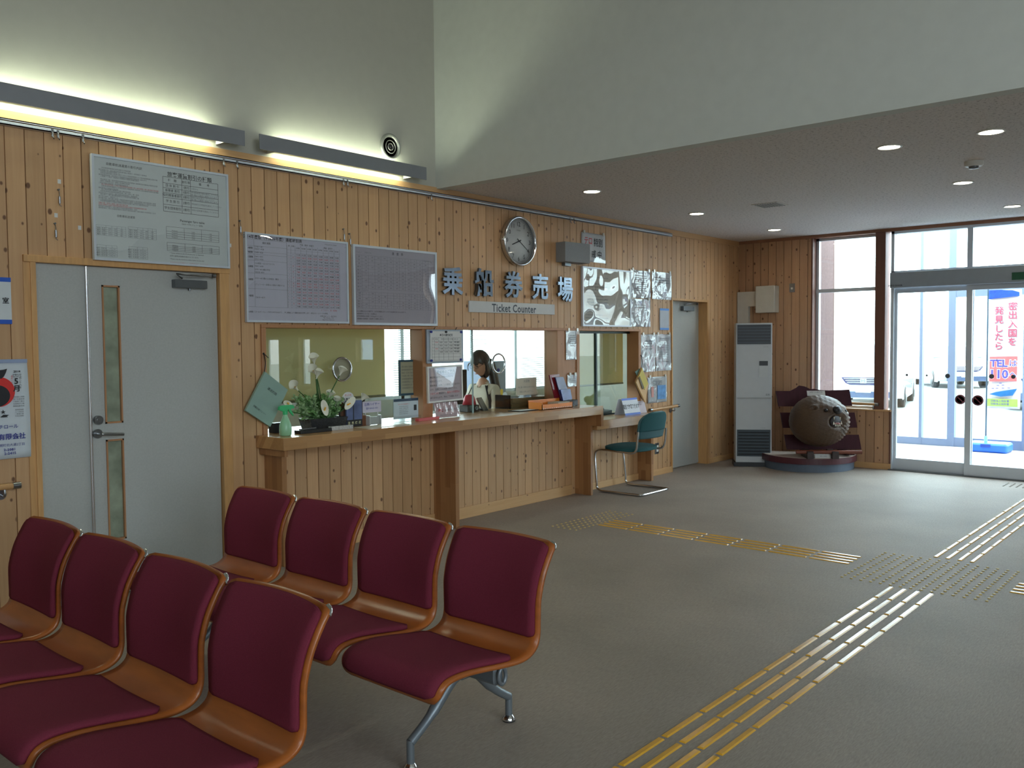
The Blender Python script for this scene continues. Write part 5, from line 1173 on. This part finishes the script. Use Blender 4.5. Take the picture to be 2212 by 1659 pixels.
# right half of the high counter
t=thing('display_book_rack','red, purple and blue pamphlets leaning in a dark rack at the counter right end','pamphlet rack',(6.85,-.06,ZT))
for (pts,y,mm,nm) in (([(1187,810),(1208,808),(1226,862),(1202,872)],-.03,mat('dark_red_cover',(132,28,40),.3,0,.15,8,coat=.6),'red_pamphlet'),([(1200,815),(1217,814),(1232,858),(1214,866)],-.055,mat('purple_cover',(84,78,128),.3,0,.25,8,coat=.6),'purple_pamphlet'),([(1211,842),(1232,840),(1236,862),(1217,866)],-.08,mat('blue_cover',(72,84,160),.3,0,.35,9,coat=.6),'blue_pamphlet')):
    P2=[by(*p,y) for p in pts]; MB().prism([(p.x,p.z) for p in P2],lambda a,b,d:Vector((a,y+d,b)),0,.012).build(nm,mm,t)
MB().bbox(6.815,-.10,ZT,7.02,-.02,ZT+.06,.004).build('rack_base',BLACK,t)
t=thing('orange_crate','orange plastic tray of forms near the right end of the counter','tray',(6.6,-.13,ZT))
ORG=mat('orange_plastic',(226,132,44),.35,0,.06)
x0,x1,y0,y1=6.33,6.80,-.20,-.03
m=MB().box(x0,y0,ZT,x1,y0+.006,ZT+.05).box(x0,y1-.006,ZT,x1,y1,ZT+.085).box(x0,y0,ZT,x0+.006,y1,ZT+.07).box(x1-.006,y0,ZT,x1,y1,ZT+.055).box(x0,y0,ZT,x1,y1,ZT+.006); m.build('tray',ORG,t)
for k_ in range(16): MB().box(x0+.012+.028*k_,y0-.0012,ZT+.008,x0+.020+.028*k_,y0,ZT+.018).build('slot',PAPER,t)
MB().box(x0+.27,y0+.02,ZT+.006,x1-.02,y1-.02,ZT+.058).build('form_stack',mat('form_paper',(190,180,160),.7,0,.1,40),t)
flat('clipboard','black clipboard with paper lying on the counter left of the orange tray','clipboard',6.05,-.16,6.34,-.02,.006,DARK)[0]
flat('form_sheet','white form lying on the clipboard by the orange tray','paper',6.08,-.14,6.30,-.04,.002,PAPER,z=ZT+.006)
t=thing('paper_wedge','white folded leaflet standing at the right end of the counter','leaflet',(7.0,-.05,ZT)); MB().prism([(6.93,ZT),(7.02,ZT),(6.955,ZT+.12)],lambda a,b,d:Vector((a,-.05+d,b)),0,.02).build('leaflet',PAPER,t)
# on the low counter
ZL=.745
def easelsign(lab,x0,x1,h,y,sheet,texts,band=None):
    t=thing('counter_sign',lab,'sign',((x0+x1)/2,y,ZL)); Q=frameM((x0,y,ZL),(1,0,0),(0,.30,1)); w_=x1-x0
    MB().box(0,0,-.003,w_,h,0,Q).build('panel',sheet,t)
    MB().box(0,0,-.003,w_,h*.96,0,frameM((x0,y+.14,ZL),(1,0,0),(0,-.28,1))).build('back_leg',sheet,t)
    if band:
        for a in (0,h-.022): MB().box(0,a,.0,w_,a+.022,.0008,Q).build('blue_band',band,t)
    k=MB()
    for (s_,cx,cz,sz,bo) in texts: k.text(s_,(w_*cx,h*cz),sz,Q@Matrix.Translation((0,0,.0004)),bold=bo,sxy=.62)
    k.build('print',INK,t); return t
easelsign('white sign with blue bands standing on the low counter behind the green chair',7.84,8.14,.185,-.12,mat('sign_white2',(206,208,216),.5,0,.02),[('電話で対応できます',.5,.48,.056,.02)],mat('cobalt_band',(60,100,200),.5,0,.03))
easelsign('smaller pinkish sign right of the blue-banded sign on the low counter',8.16,8.36,.135,-.06,MATS['pinkish_sheet'],[('お知らせ',.45,.85,.016,0),('ご利用の際は受付まで',.5,.70,.012,0)])
#================================================================== INSIDE THE OFFICE
t=thing('office_desk','grey office desk behind the counter glass','desk',(6.4,1.4,0))
MB().bbox(4.2,1.15,.70,8.2,1.75,.73,.004).build('desk_top',mat('grey_desk_top',(168,170,168),.35,0,.03),t)
for x in (4.25,8.13): MB().box(x,1.17,0,x+.03,1.72,.70).build('desk_leg',GREY,t)
def place(px,py,y): return by(px,py,y)
# binders and paper roll
t=thing('ledger_stack','stack of brown ledgers behind the middle counter glass','books',(6.6,.24,ZT))
MB().box(6.30,.15,ZT,6.93,.33,ZT+.045).box(6.33,.16,ZT+.047,6.95,.33,ZT+.095).build('ledgers',mat('brown_ledgers',(122,104,74),.6,0,.3,14,stretch=(1,1,20)),t); MB().box(6.27,.148,ZT,6.285,.33,ZT+.13).build('book_end',mat('matt_black_metal',(16,16,17),.95,0,.1,spec=.1),t)
t=thing('paper_roll','white rolled paper lying on the ledgers behind the middle glass','paper roll',(6.55,.25,ZT+.10))
MB().cyl((6.31,.24,ZT+.127),(6.80,.26,ZT+.127),.030).build('roll',PAPER,t); MB().tube([(6.5,.248+.032*math.cos(q_),ZT+.127+.032*math.sin(q_)) for q_ in [2*PI*i/16 for i in range(16)]],.002,5,True).build('band',DARK,t)
sign('glass_sign','cream sign with grey characters inside the middle counter glass','sign',6.30,1.03,6.60,1.19,.09,mat('cream_sign',(186,180,160),.6,0,.02),None,.01,[('大荷物',.5,.80,.03,INKG,0),('特に重い荷物をお持ちの方は',.5,.45,.019,INKG,0),('係員にお申し付け下さい',.5,.18,.019,INKG,0)])
# kiosk machine
a=by(1064,784,1.15); b=by(1088,784,1.15)
a=by(1064,784,1.95); b=by(1088,784,1.95)
t=thing('ticket_machine','tall grey ticket machine standing behind the clerk','machine',(a.x,1.3,0)); GM=mat('machine_grey_blue',(142,156,184),.4,0,.04)
MB().bbox(a.x,1.95,0,b.x+.04,2.45,a.z+.02,.01).build('cabinet',GM,t)
MB().cyl((a.x+.10,1.95,a.z-.09),(a.x+.10,1.938,a.z-.09),.02).build('button',INKB,t)
MB().box(a.x+.11,1.942,a.z-.42,a.x+.18,1.95,a.z-.33).build('yellow_label',mat('yellow_label',(226,196,70),.5),t)
for z in (.49,.60): MB().box(a.x+.10,1.94,a.z-z-.05,a.x+.20,1.95,a.z-z+.03).build('slot',DARK,t)
# monitor left of the clerk and small things
a=by(1000,862,.60)
t=thing('desk_monitor','dark computer monitor beside the clerk','monitor',(6.7,1.4,.73))
MB().bbox(6.55,1.4,.86,7.0,1.44,1.24,.006,axis='Y').build('screen_housing',DARK,t); MB().cyl((6.78,1.42,.73),(6.78,1.42,.9),.02).cyl((6.78,1.42,.73),(6.78,1.42,.745),.10).build('stand',DARK,t)
p=by(1014,880,.24)
t=thing('stamping_device','red and black stamping device on the counter ledge beside the clerk','stamp',(p.x,.24,ZT))
MB().bbox(p.x-.075,.18,ZT,p.x+.075,.30,ZT+.065,.012).build('black_base',BLACK,t); MB().lathe([(0,.16),(.035,.155),(.05,.12),(.06,.066),(0,.066)],(p.x,.24,ZT),n=20,sx=1.15).build('red_top',mat('red_plastic',(200,40,66),.4,0,.05),t); MB().lathe([(.014,0),(.018,0),(.018,-.004),(.014,-.004),(.014,0)],(p.x+.03,.178,ZT+.035),'Y',20).build('ring_dial',ALU,t)
p=by(1044,880,.22)
t=thing('calculator','grey calculator leaning in front of the clerk','calculator',(p.x,.22,ZT))
MB().box(-.05,-.07,0,.05,.07,.012,frameM((p.x,.24,ZT+.055),(1,.3,0),(-.1,.5,.85))).build('body',STEEL,t); MB().box(p.x-.04,.22,ZT,p.x+.04,.30,ZT+.02).build('foot',DARK,t)
t=thing('office_chair','pale green office chair behind the right counter window','chair',(8.6,.9,0))
MB().bbox(8.45,1.0,.55,8.9,1.06,1.05,.03,axis='Y').build('backrest',mat('pale_green_vinyl',(150,165,120),.6,0,.04),t); MB().bbox(8.45,.6,.43,8.9,1.02,.49,.03).build('seat',MATS['pale_green_vinyl'],t); MB().cyl((8.67,.82,.05),(8.67,.82,.43),.025).build('column',GREY,t)
m=MB()
for k_ in range(5): m.tube([(8.67,.82,.06),(8.67+.25*math.cos(k_*1.257),.82+.25*math.sin(k_*1.257),.03)],.018,8)
m.build('star_base',GREY,t)
t=thing('telephone','grey telephone and papers on the ledge behind the right window','telephone',(7.9,.2,ZL))
MB().bbox(7.80,.16,ZL,8.0,.32,ZL+.04,.006).build('body',DARK,t); MB().tube(smoothpath([(7.83,.17,ZL+.05),(7.85,.19,ZL+.06),(7.85,.28,ZL+.06),(7.83,.31,ZL+.05)]),.016,8).build('handset',DARK,t)
#================================================================== CLERK
SKIN=mat('skin',(196,150,128),.5,0,.04,20); SHIRT=mat('cream_shirt',(208,200,184),.8,0,.03,40); VEST=mat('dark_vest',(34,38,48),.8,0,.1,60); HAIR=mat('black_hair',(24,22,24),.4,0,.2,60,stretch=(8,8,1)); PANTS=mat('dark_trousers',(36,38,46),.8,0,.05)
hc=by(1037,787,.62)
TF=Vector((-1,.0,0)).normalized(); TR=Vector((TF.y,-TF.x,0))    # torso facing, her right
HF=Vector((-1.0,-.05,0)).normalized(); HR=Vector((HF.y,-HF.x,0))
t=thing('clerk','ticket clerk with dark hair, glasses, cream shirt and dark vest, looking down','person',(hc.x,hc.y,0))
base=Vector((hc.x,hc.y,0))-HF*.06
def T(r,f,z): return base+TR*r+TF*f+Vector((0,0,z))
def skin(name,nodes,edges,m,parent,sub=2,root=0):
    me=bpy.data.meshes.new(name); inv=ORI[parent.name]; me.from_pydata([tuple(inv@n[0]) for n in nodes],edges,[]); me.update()
    o=bpy.data.objects.new(name,me); COL.objects.link(o); md=o.modifiers.new('skin','SKIN'); md.use_smooth_shade=True
    if not me.skin_vertices: return o
    for i,n in enumerate(nodes):
        r=n[1] if isinstance(n[1],tuple) else (n[1],n[1]); me.skin_vertices[0].data[i].radius=r; me.skin_vertices[0].data[i].use_root=(i==root)
    sb=o.modifiers.new('subdiv','SUBSURF'); sb.levels=sub; sb.render_levels=sub; me.materials.append(m); o.parent=parent; ORI[o.name]=ORI[parent.name]; return o
NK=hc.z-.17
handR=T(.10,.33,NK-.32); handL=T(-.04,.35,NK-.34)
nodes=[(T(0,-.02,.50),.115),(T(0,0,.68),.105),(T(0,.01,.86),.115),(T(0,.01,NK-.12),.10),(T(0,.015,NK-.035),.055),(T(0,.03,NK+.045),.047),
 (T(.148,0,NK-.075),.050),(T(.205,.04,NK-.30),.040),(handR+TR*.03-TF*.08,.030),(handR,.026),
 (T(-.148,0,NK-.075),.050),(T(-.205,.06,NK-.30),.040),(handL-TR*.04-TF*.08,.030),(handL,.026),
 (T(.09,.02,.49),.085),(T(.10,.42,.48),.062),(T(.10,.44,.10),.045),(T(.10,.54,.045),.036),
 (T(-.09,.02,.49),.085),(T(-.10,.42,.48),.062),(T(-.10,.44,.10),.045),(T(-.10,.54,.045),.036)]
edges=[(0,1),(1,2),(2,3),(3,4),(4,5),(3,6),(6,7),(7,8),(8,9),(3,10),(10,11),(11,12),(12,13),(0,14),(14,15),(15,16),(16,17),(0,18),(18,19),(19,20),(20,21)]
for hnd,sgn,idx in ((handR,1,9),(handL,-1,13)):
    for k_,(o_,L_) in enumerate(((-.028,.062),(-.010,.075),(.010,.07),(.027,.055))):
        b0=len(nodes); p1=hnd+TR*o_*sgn+TF*.045; p2=p1+TF*L_*.5+Vector((0,0,-.012)); p3=p2+TF*L_*.3+Vector((0,0,-.028))
        nodes+=[(p1,.0095),(p2,.0085),(p3,.0075)]; edges+=[(idx,b0),(b0,b0+1),(b0+1,b0+2)]
    b0=len(nodes); p1=hnd-TR*.034*sgn+TF*.01; nodes+=[(p1,.011),(p1-TR*.012*sgn+TF*.035+Vector((0,0,-.01)),.0095)]; edges+=[(idx,b0),(b0,b0+1)]
body=skin('body',nodes,edges,SKIN,t)
sn=[(n[0],n[1]+.012) for n in nodes[:4]]+[(nodes[6][0],.064),(nodes[7][0],.052),(nodes[8][0],.042),(nodes[10][0],.064),(nodes[11][0],.052),(nodes[12][0],.042),(T(0,.012,NK-.05),.066)]
skin('shirt',sn,[(0,1),(1,2),(2,3),(3,4),(4,5),(5,6),(3,7),(7,8),(8,9),(3,10)],SHIRT,t)
pn=[(nodes[0][0],.13)]+[(nodes[i][0],nodes[i][1]+.012) for i in (14,15,16,18,19,20)]
skin('trousers',pn,[(0,1),(1,2),(2,3),(0,4),(4,5),(5,6)],PANTS,t)
for sx_ in (1,-1):
    MB().lathe([(0,.03),(.045,.03),(.05,.0),(.035,-.04),(0,-.04)],M=frameM(T(.10*sx_,.5,.042),TF,TR),n=20,sx=2.4,sy=.9).build('shoe',BLACK,t)
def vest(u,v):
    a=math.radians(50+260*u); zz=.52+(NK-.035-.52)*v
    w=.185+.02*math.sin(v*PI)-.075*max(0,v-.75)/.25; d=.155+.012*math.sin(v*PI)-.03*max(0,v-.8)/.2
    w*=1+.0*v; p=T(math.sin(a)*w,math.cos(a)*d,zz); return p,(TR*math.sin(a)+TF*math.cos(a))
MB().shell(vest,36,16,.008).build('vest',VEST,t)
for s_ in (1,-1):
    MB().add([T(s_*.006,.075,NK-.06),T(s_*.075,.06,NK-.10),T(s_*.085,.02,NK-.015),T(s_*.055,-.01,NK+.012),T(s_*.04,.055,NK-.01),T(s_*.012,.09,NK-.058)],[(0,1,2,4),(4,2,3),(0,5,4)]).build('collar',SHIRT,t)
# head frame: x her right, y forward, z up, pitched down
pit=math.radians(24); hf=(HF*math.cos(pit)+Vector((0,0,-math.sin(pit)))); hz=HR.cross(hf).normalized()
if hz.z<0: hz=-hz
HMx=Matrix((HR,hf,hz)).transposed().to_4x4(); HMx.translation=hc
def headf(u,v):
    a=u*2*PI; b=(v-.5)*PI; d=Vector((math.cos(b)*math.cos(a),math.cos(b)*math.sin(a),math.sin(b)))
    x,y,z=d.x*.074,d.y*.094,d.z*.115
    if z<0: x*=1-.34*(z/-.115)**2; y*=1-.10*(z/-.115)
    if d.y>0:
        g=lambda cx,cz,sx_,sz_:math.exp(-((x-cx)/sx_)**2-((z-cz)/sz_)**2)
        y+=.020*g(0,-.020,.011,.020)+.007*g(0,.02,.014,.03)-.008*g(.031,.012,.016,.011)-.008*g(-.031,.012,.016,.011)+.006*g(0,-.058,.022,.008)+.006*g(0,-.098,.025,.018)+.004*g(.04,-.03,.02,.02)+.004*g(-.04,-.03,.02,.02)
    return HMx@Vector((x,y,z))
hd=MB().grid(headf,72,56).build('head',SKIN,t)
for s_ in (1,-1):
    MB().lathe([(0,.006),(.011,.004),(.012,-.002),(0,-.006)],M=HMx@Matrix.Translation((s_*.031,.083,.012))@Matrix.Rotation(-PI/2,4,'X'),n=16,sy=.45).build('eye',mat('eye_dark',(40,30,28),.3,0,.02),hd)
    MB().tube([HMx@Vector((s_*q,.093-.25*abs(q-.03)**1.2,.030+.004*math.sin((q-.015)*90))) for q in (.015,.025,.035,.046)],.0022,6).build('eyebrow',HAIR,hd)
    MB().tube([HMx@Vector((s_*.031+.023*math.cos(q),.098-.004*abs(math.cos(q)),.012+.015*math.sin(q))) for q in [2*PI*i/20 for i in range(20)]],.0016,6,True).tube([HMx@Vector((s_*.054,.094,.016)),HMx@Vector((s_*.075,.04,.018)),HMx@Vector((s_*.077,-.005,.012))],.0016,6).build('glasses_rim',BLACK,hd)
    MB().lathe([(0,.008),(.014,.006),(.019,0),(.014,-.006),(0,-.006)],M=HMx@Matrix.Translation((s_*.074,-.005,-.008))@Matrix.Rotation(PI/2,4,'Y'),n=16,sx=1.5).build('ear',SKIN,hd)
MB().tube([HMx@Vector((-.009,.099,.014)),HMx@Vector((.009,.099,.014))],.0015,6).build('glasses_bridge',BLACK,hd)
MB().tube([HMx@Vector((q,.094-.12*abs(q)**1.1,-.060)) for q in (-.021,-.01,0,.01,.021)],[.001,.0038,.0042,.0038,.001],8).build('mouth',mat('lips',(150,78,74),.4,0,.02),hd)
def hair(u,v):
    a=u*2*PI; b=(v-.5)*PI; d=Vector((math.cos(b)*math.cos(a),math.cos(b)*math.sin(a),math.sin(b)))
    x,y,z=d.x*.094,d.y*.112-.012,d.z*.132+.012
    if d.y>.25:                                 # fringe stops above the eyes
        lim=.032+.012*math.sin(a*9); z=max(z,lim)
        if z<=lim+.001: x*=.9; y=min(y,.07)
    if d.y<.1 and d.z<0: z*=1.35; x*=.95
    w=1+.018*math.sin(a*22+z*20); return HMx@Vector((x*w,y*w,z))
MB().grid(hair,80,44).build('hair',HAIR,t)
MB().tube(smoothpath([HMx@Vector((-.02,-.09,-.02)),HMx@Vector((-.02,-.125,-.09)),T(-.06,-.12,NK-.12),T(-.08,-.13,NK-.24)],6),[.05]*6+[.048]*6+[.036]*6+[.012],14).build('ponytail',HAIR,t)
MB().tube(smoothpath([HMx@Vector((.06,.08,.05)),HMx@Vector((.085,.085,.02)),HMx@Vector((.095,.09,-.03))]),[.006]*6+[.004]*6+[.001],6).build('hair_strand',HAIR,t)
s_=thing('office_stool','dark office stool under the clerk','stool',tuple(base))
MB().cyl(base+Vector((0,0,.34)),base+Vector((0,0,.385)),.19).build('seat',DARK,s_); MB().cyl(base+Vector((0,0,.03)),base+Vector((0,0,.34)),.025).cyl(base,base+Vector((0,0,.03)),.2).build('column',GREY,s_)
#================================================================== VESTIBULE AND OUTSIDE
XV=13.6
struct('vestibule_floor',MB().box(X2+.2,-6,-.08,XV+.2,.5,-.004),mat('vestibule_tile',(160,156,166),.5,0,.04,30))
t=thing('entrance_mat','pale ribbed entrance mat on the vestibule floor','mat',(12.4,-2.9,-.004)); MB().box(11.3,-4.6,-.004,13.45,-1.81,.012).build('mat',mat('pale_mat',(176,170,180),.8,0,.06,80,bump=.5,bscale=200),t)
VA=mat('vestibule_aluminium',(120,134,156),.4,.3,.02)
m=MB()
for y0,y1 in ((-1.455,-1.415),(-1.895,-1.80),(-2.83,-2.745),(-3.75,-3.66),(-5.9,-5.82)): m.box(XV,y0,0,XV+.10,y1,3.3)
m.box(XV+.004,-5.82,2.13,XV+.09,-1.896,2.24).box(XV+.004,-2.744,.0,XV+.06,-1.896,.13).box(XV+.004,-3.659,0,XV+.06,-2.831,.13).box(XV+.004,-5.82,3.301,XV+.1,-.29,3.38).box(XV+.004,-1.799,0,XV+.09,-1.456,.10).box(XV+.004,-1.414,0,XV+.09,.4,.10).box(XV+.004,-5.819,0,XV+.09,-3.751,.10)
o=struct('window_8',m,VA); MB().box(XV+.11,-5.82,.13,XV+.116,-.35,3.2).build('pane',GLASS,o)
# outside wing wall at the left window
struct('wall_wing',MB().box(X2+.16,-.97,.82,X2+.75,-.82,3.2),mat('brown_wing_wall',(112,88,84),.85,0,.15,30,bump=.4,bscale=80)); struct('wall_wing_base',MB().box(X2+.16,-1.0,-.05,X2+.75,-.80,.82),mat('grey_wing_base',(150,156,160),.8,0,.05)); struct('trim_10',MB().box(X2+.75,-.975,.82,X2+.80,-.82,3.2),mat('pale_wing_edge',(206,186,172),.7,0,.03))
MB_G=MB().box(X2+.2,-60,-.2,90,60,-.09).box(-30,3.2,-.2,X2+.2,60,-.09); struct('ground',MB_G,mat('asphalt_lot',(150,150,148),.9,0,.08,3))
# banner on a pole
t=thing('banner_stand','tall white banner with red Japanese characters on a pole in the vestibule','banner',(13.15,-2.43,0))
BX=13.12
blue=mat('blue_water_base',(44,112,214),.4,0,.04)
MB().bbox(12.98,-2.70,.012,13.36,-2.20,.135,.045).build('water_base',blue,t,bevel=.006)
MB().box(12.974,-2.50,.085,12.985,-2.38,.125).build('base_latch',mat('deep_blue_latch',(30,70,160),.4),t)
MB().cyl((13.15,-2.405,.135),(13.15,-2.405,.22),.022).build('socket',mat('pale_cyan_socket',(150,200,205),.4),t); MB().cyl((13.15,-2.405,.13),(13.15,-2.405,2.25),.010).cyl((13.15,-2.405,2.2),(13.15,-2.83,2.2),.006).build('pole',mat('slate_pole',(62,86,104),.4,.2),t)
def ban(u,v):
    return Vector((BX+.012*math.sin(v*7+u*3),-2.425-.385*u-.02*(1-v)*math.sin(v*3),.60+1.58*v)),Vector((-1,0,0))
cl_=MB().shell(ban,8,30,.0012).build('cloth',mat('banner_cloth',(215,217,220),.8,0,.02),t)
BM_=frameM((BX-.016,-2.425,.60),(0,-1,0),(0,0,1)); rr=MB(); gy=MB()
for ch,z in zip('密出入国を',(1.35,1.235,1.115,1.0,.885)): rr.text(ch,(.285,z),.115,BM_,bold=.006); gy.text(ch,(.293,z-.008),.115,BM_@Matrix.Translation((0,0,-.002)))
for ch,z in zip('発見したら',(1.30,1.18,1.06,.95,.83)): rr.text(ch,(.125,z),.115,BM_,bold=.006); gy.text(ch,(.133,z-.008),.115,BM_@Matrix.Translation((0,0,-.002)))
rr.build('red_characters',mat('banner_red',(226,70,100),.7,0,.03),t); gy.build('grey_shadow_print',mat('banner_grey',(130,130,136),.7),t)
MB().prism([(.02,.36),(.345,.37),(.35,.70),(.02,.69)],lambda a,b,d:BM_@Vector((a,b,d)),-.004,-.002).build('red_patch',mat('banner_salmon',(236,110,110),.7),t)
wt=MB(); wt.text('TEL',(.13,.60),.135,BM_@Matrix.Translation((0,0,-.0015)),bold=.07,sxy=1.0); wt.text('110',(.13,.455),.16,BM_@Matrix.Translation((0,0,-.0015)),bold=.07); wt.text('は',(.30,.60),.11,BM_@Matrix.Translation((0,0,-.0015)),bold=.06); wt.text('へ',(.30,.455),.10,BM_@Matrix.Translation((0,0,-.0015)),bold=.06); wt.build('white_outline',PAPER,t)
wt=MB(); wt.text('TEL',(.13,.60),.13,BM_,bold=.03); wt.text('110',(.13,.455),.155,BM_,bold=.03); wt.text('は',(.30,.60),.10,BM_,bold=.01); wt.text('へ',(.30,.455),.09,BM_,bold=.01); wt.build('navy_characters',mat('banner_navy',(90,84,170),.7),t)
MB().prism([(.0,1.46),(.36,1.49),(.36,1.54),(.28,1.57),(.14,1.58),(.0,1.58)],lambda a,b,d:BM_@Vector((a,b,d)),-.004,-.001).build('blue_patch',mat('banner_blue',(20,70,170),.7,0,.4,12),t)
MB().prism([(.02,.19),(.16,.16),(.30,.18),(.35,.27),(.2,.24),(.10,.22)],lambda a,b,d:BM_@Vector((a,b,d)),-.004,-.001).build('ship_hull_print',mat('banner_cyan',(30,110,170),.7,0,.2,9),t)
gy=MB()
for a_,b_ in ((.05,.265),(.10,.268),(.17,.272),(.24,.275),(.11,.305),(.17,.31),(.14,.335)): gy.box(a_,b_,0,a_+.03,b_+.008,.0005,BM_)
for j in range(2): gy.text('羽幌海上保安署'[:7],(.15,.10-.04*j),.032,BM_)
gy.build('small_print',MATS['banner_navy'],t); MB().box(.0,.03,-.004,.36,.13,-.001,BM_).build('yellow_green_patch',mat('banner_lime',(160,190,90),.7,0,.1),t)
# parked cars
def car(name,lab,loc,rz,paint,L=4.0,W_=1.7,H_=1.5,cut=False):
    t=thing(name,lab,'car',loc,rz); Q=Matrix.Translation(loc)@Matrix.Rotation(rz,4,'Z')     # local +x is the nose
    h=L/2
    prof=[(-h,.35),(-h+.02,.95),(-h+.25,1.05 if not cut else H_*.95),(-h+.45,H_*.97),(-.2,H_),(.55,H_*.95),(h-.95,1.0),(h-.25,.86),(h,.72),(h+.03,.42),(h-.05,.24),(-h+.05,.25)]
    def sec(y): 
        k=abs(y); out=[]
        for x,z in prof: out.append((x*(1-.05*k**4),y*W_/2*(1-.16*max(0,(z-.9)/(H_-.9))),z-.02*k**4*(1 if z>.5 else 0)))
        return out
    ys=[-1,-.96,-.8,-.4,0,.4,.8,.96,1]; vs=[]; n_=len(prof)
    for y in ys: vs+=sec(y)
    fs=[(i*n_+j,i*n_+(j+1)%n_,(i+1)*n_+(j+1)%n_,(i+1)*n_+j) for i in range(len(ys)-1) for j in range(n_)]+[tuple(range(n_)),tuple(reversed(range((len(ys)-1)*n_,len(ys)*n_)))]
    m=MB().add([Q@Vector(v) for v in vs],fs); m.build('body',paint,t,bevel=.03)
    GW=mat('car_window_painted_sky_sheen',(150,166,186),.08,.6,.05,spec=.8)  # pale base colour stands in for sky reflected in the car glass
    MB().add([Q@Vector(v) for v in ((.60,-W_*.40,H_*.93),(.60,W_*.40,H_*.93),(h-.98,W_*.45,1.03),(h-.98,-W_*.45,1.03),(.57,-W_*.40,H_*.93),(.57,W_*.40,H_*.93),(h-1.01,W_*.45,1.0),(h-1.01,-W_*.45,1.0))],[(0,1,2,3),(7,6,5,4),(0,4,5,1),(1,5,6,2),(2,6,7,3),(3,7,4,0)]).build('windscreen',GW,t)
    for s_ in (1,-1):
        MB().prism([(-h+.55,1.02),(h-1.15,1.0),(.5,H_*.92),(-h+.6,H_*.92)],lambda a,b,d:Q@Vector((a,s_*(W_/2*(1-.16*max(0,(b-.9)/(H_-.9)))+d-.01),b)),0,.02).build('side_window',GW,t)
        MB().lathe([(0,.03),(.05,.03),(.11,.0),(.05,-.03),(0,-.03)],M=Q@Matrix.Translation((h-.06,s_*W_*.36,.68)),n=20,sx=.6,sy=1.6).build('headlamp',mat('headlamp_glass',(210,216,222),.1,0,.02,spec=.8),t)
        for x in (-h+.75,h-.78):
            w=MB().lathe([(.0,-.10),(.24,-.10),(.30,-.08),(.31,0),(.30,.08),(.24,.10),(0,.10)],M=Q@Matrix.Translation((x,s_*(W_/2-.09),.30))@Matrix.Rotation(PI/2,4,'X'),n=28).build('wheel',BLACK,t); MB().lathe([(0,.0),(.18,.0),(.19,.012),(0,.02)],M=Q@Matrix.Translation((x,s_*(W_/2+.012),.30))@Matrix.Rotation(-s_*PI/2,4,'X'),n=20).build('hub_cap',STEEL,w)
    NG=mat('navy_grille',(40,40,78),.5,0,.05)
    g_=MB().prism([(-.50,.74),(.50,.74),(.40,.60),(.3,.56),(-.3,.56),(-.40,.60)],lambda a,b,d:Q@Vector((h+.035-d,a,b)),-.01,.05).build('grille',NG,t)
    for z in (.71,.665,.62): MB().box(h+.03,-.44+(.71-z)*.8,z-.010,h+.055,.44-(.71-z)*.8,z+.010,Q).build('grille_bar',CHROME,g_)
    MB().bbox(h+.05,-.07,.60,h+.068,.07,.72,.01,Q,axis='X').build('badge',CHROME,g_); bd=MB()
    for y in (-.035,.035): bd.box(h+.069,y-.008,.625,h+.072,y+.008,.70,Q)
    bd.box(h+.069,-.03,.655,h+.072,.03,.668,Q); bd.build('badge_mark',INKG,g_)
    MB().box(h+.0,-.6,.26,h+.045,.6,.40,Q).build('lower_intake',mat('blue_grey_intake',(52,66,96),.6,0,.2,10),t); MB().box(h+.046,-.17,.38,h+.06,.17,.52,Q).build('number_plate',PAPER,t)
    return t
WP=mat('white_car_paint',(225,226,228),.25,0,.02,coat=1); SP=mat('silver_car_paint',(180,184,190),.25,.3,.02,coat=1)
p=bz(1824,873,0); car('car','white hatchback with chrome-barred grille seen through the left window',(p.x+2.05,p.y,-.09),math.radians(180+12),WP,H_=1.6)
car('car','silver car parked farthest away beyond the vestibule, left of the banner',(33.5,3.3,-.09),math.radians(180+30),SP,H_=1.45)
p=bz(2180,880,0); car('car','silver hatchback at the right edge beyond the banner',(p.x+2.2,p.y-.5,-.09),math.radians(180+5),SP,H_=1.6)
car('car','white van parked outside the far side windows',(14.8,-10.2,-.09),math.radians(100),WP,L=4.4,H_=2.0,cut=True)

#================================================================== SMALL WALL HARDWARE
for (px,py),lab in zip(((129,432),(121,505),(520,496),(744,512),(757,522),(519,488)),('upper metal hook hanging on the bare pine wall left of the big board','lower metal hook hanging on the bare pine wall left of the big board','metal hook at the upper left corner of the timetable board','metal hook at the upper right corner of the timetable board','metal hook at the upper left corner of the fare table board','')):
    if not lab: continue
    q=by(px,py,-.022); t=thing('picture_hook',lab,'hook',tuple(q),group='metal picture hooks on the pine wall')
    MB().cyl(q+Vector((0,0,.02)),q-Vector((0,0,.02)),.006).build('barrel',STEEL,t)
    MB().tube([q+Vector((0,.01,.06)),q+Vector((0,0,.035)),q+Vector((0,0,-.03)),q+Vector((.008,-.004,-.036))],.002,6).cyl(q+Vector((0,.021,.06)),q+Vector((0,.004,.06)),.005).build('wire',GREY,t)
for (px,py),lab in zip(((128,392),(121,465),(172,492),(497,530)),('topmost scrap of white tape on the bare pine wall left of the big board','middle scrap of white tape on the bare pine wall left of the big board','lowest scrap of white tape beside the big board','scrap of white tape between the door casing and the timetable board')):
    q=by(px,py,-.001); o=MB().box(q.x-.009,-.002,q.z-.012,q.x+.009,-.0002,q.z+.012).build('tape_scrap',PAPER); tag(o,lab,'tape scrap','scraps of tape on the pine wall')
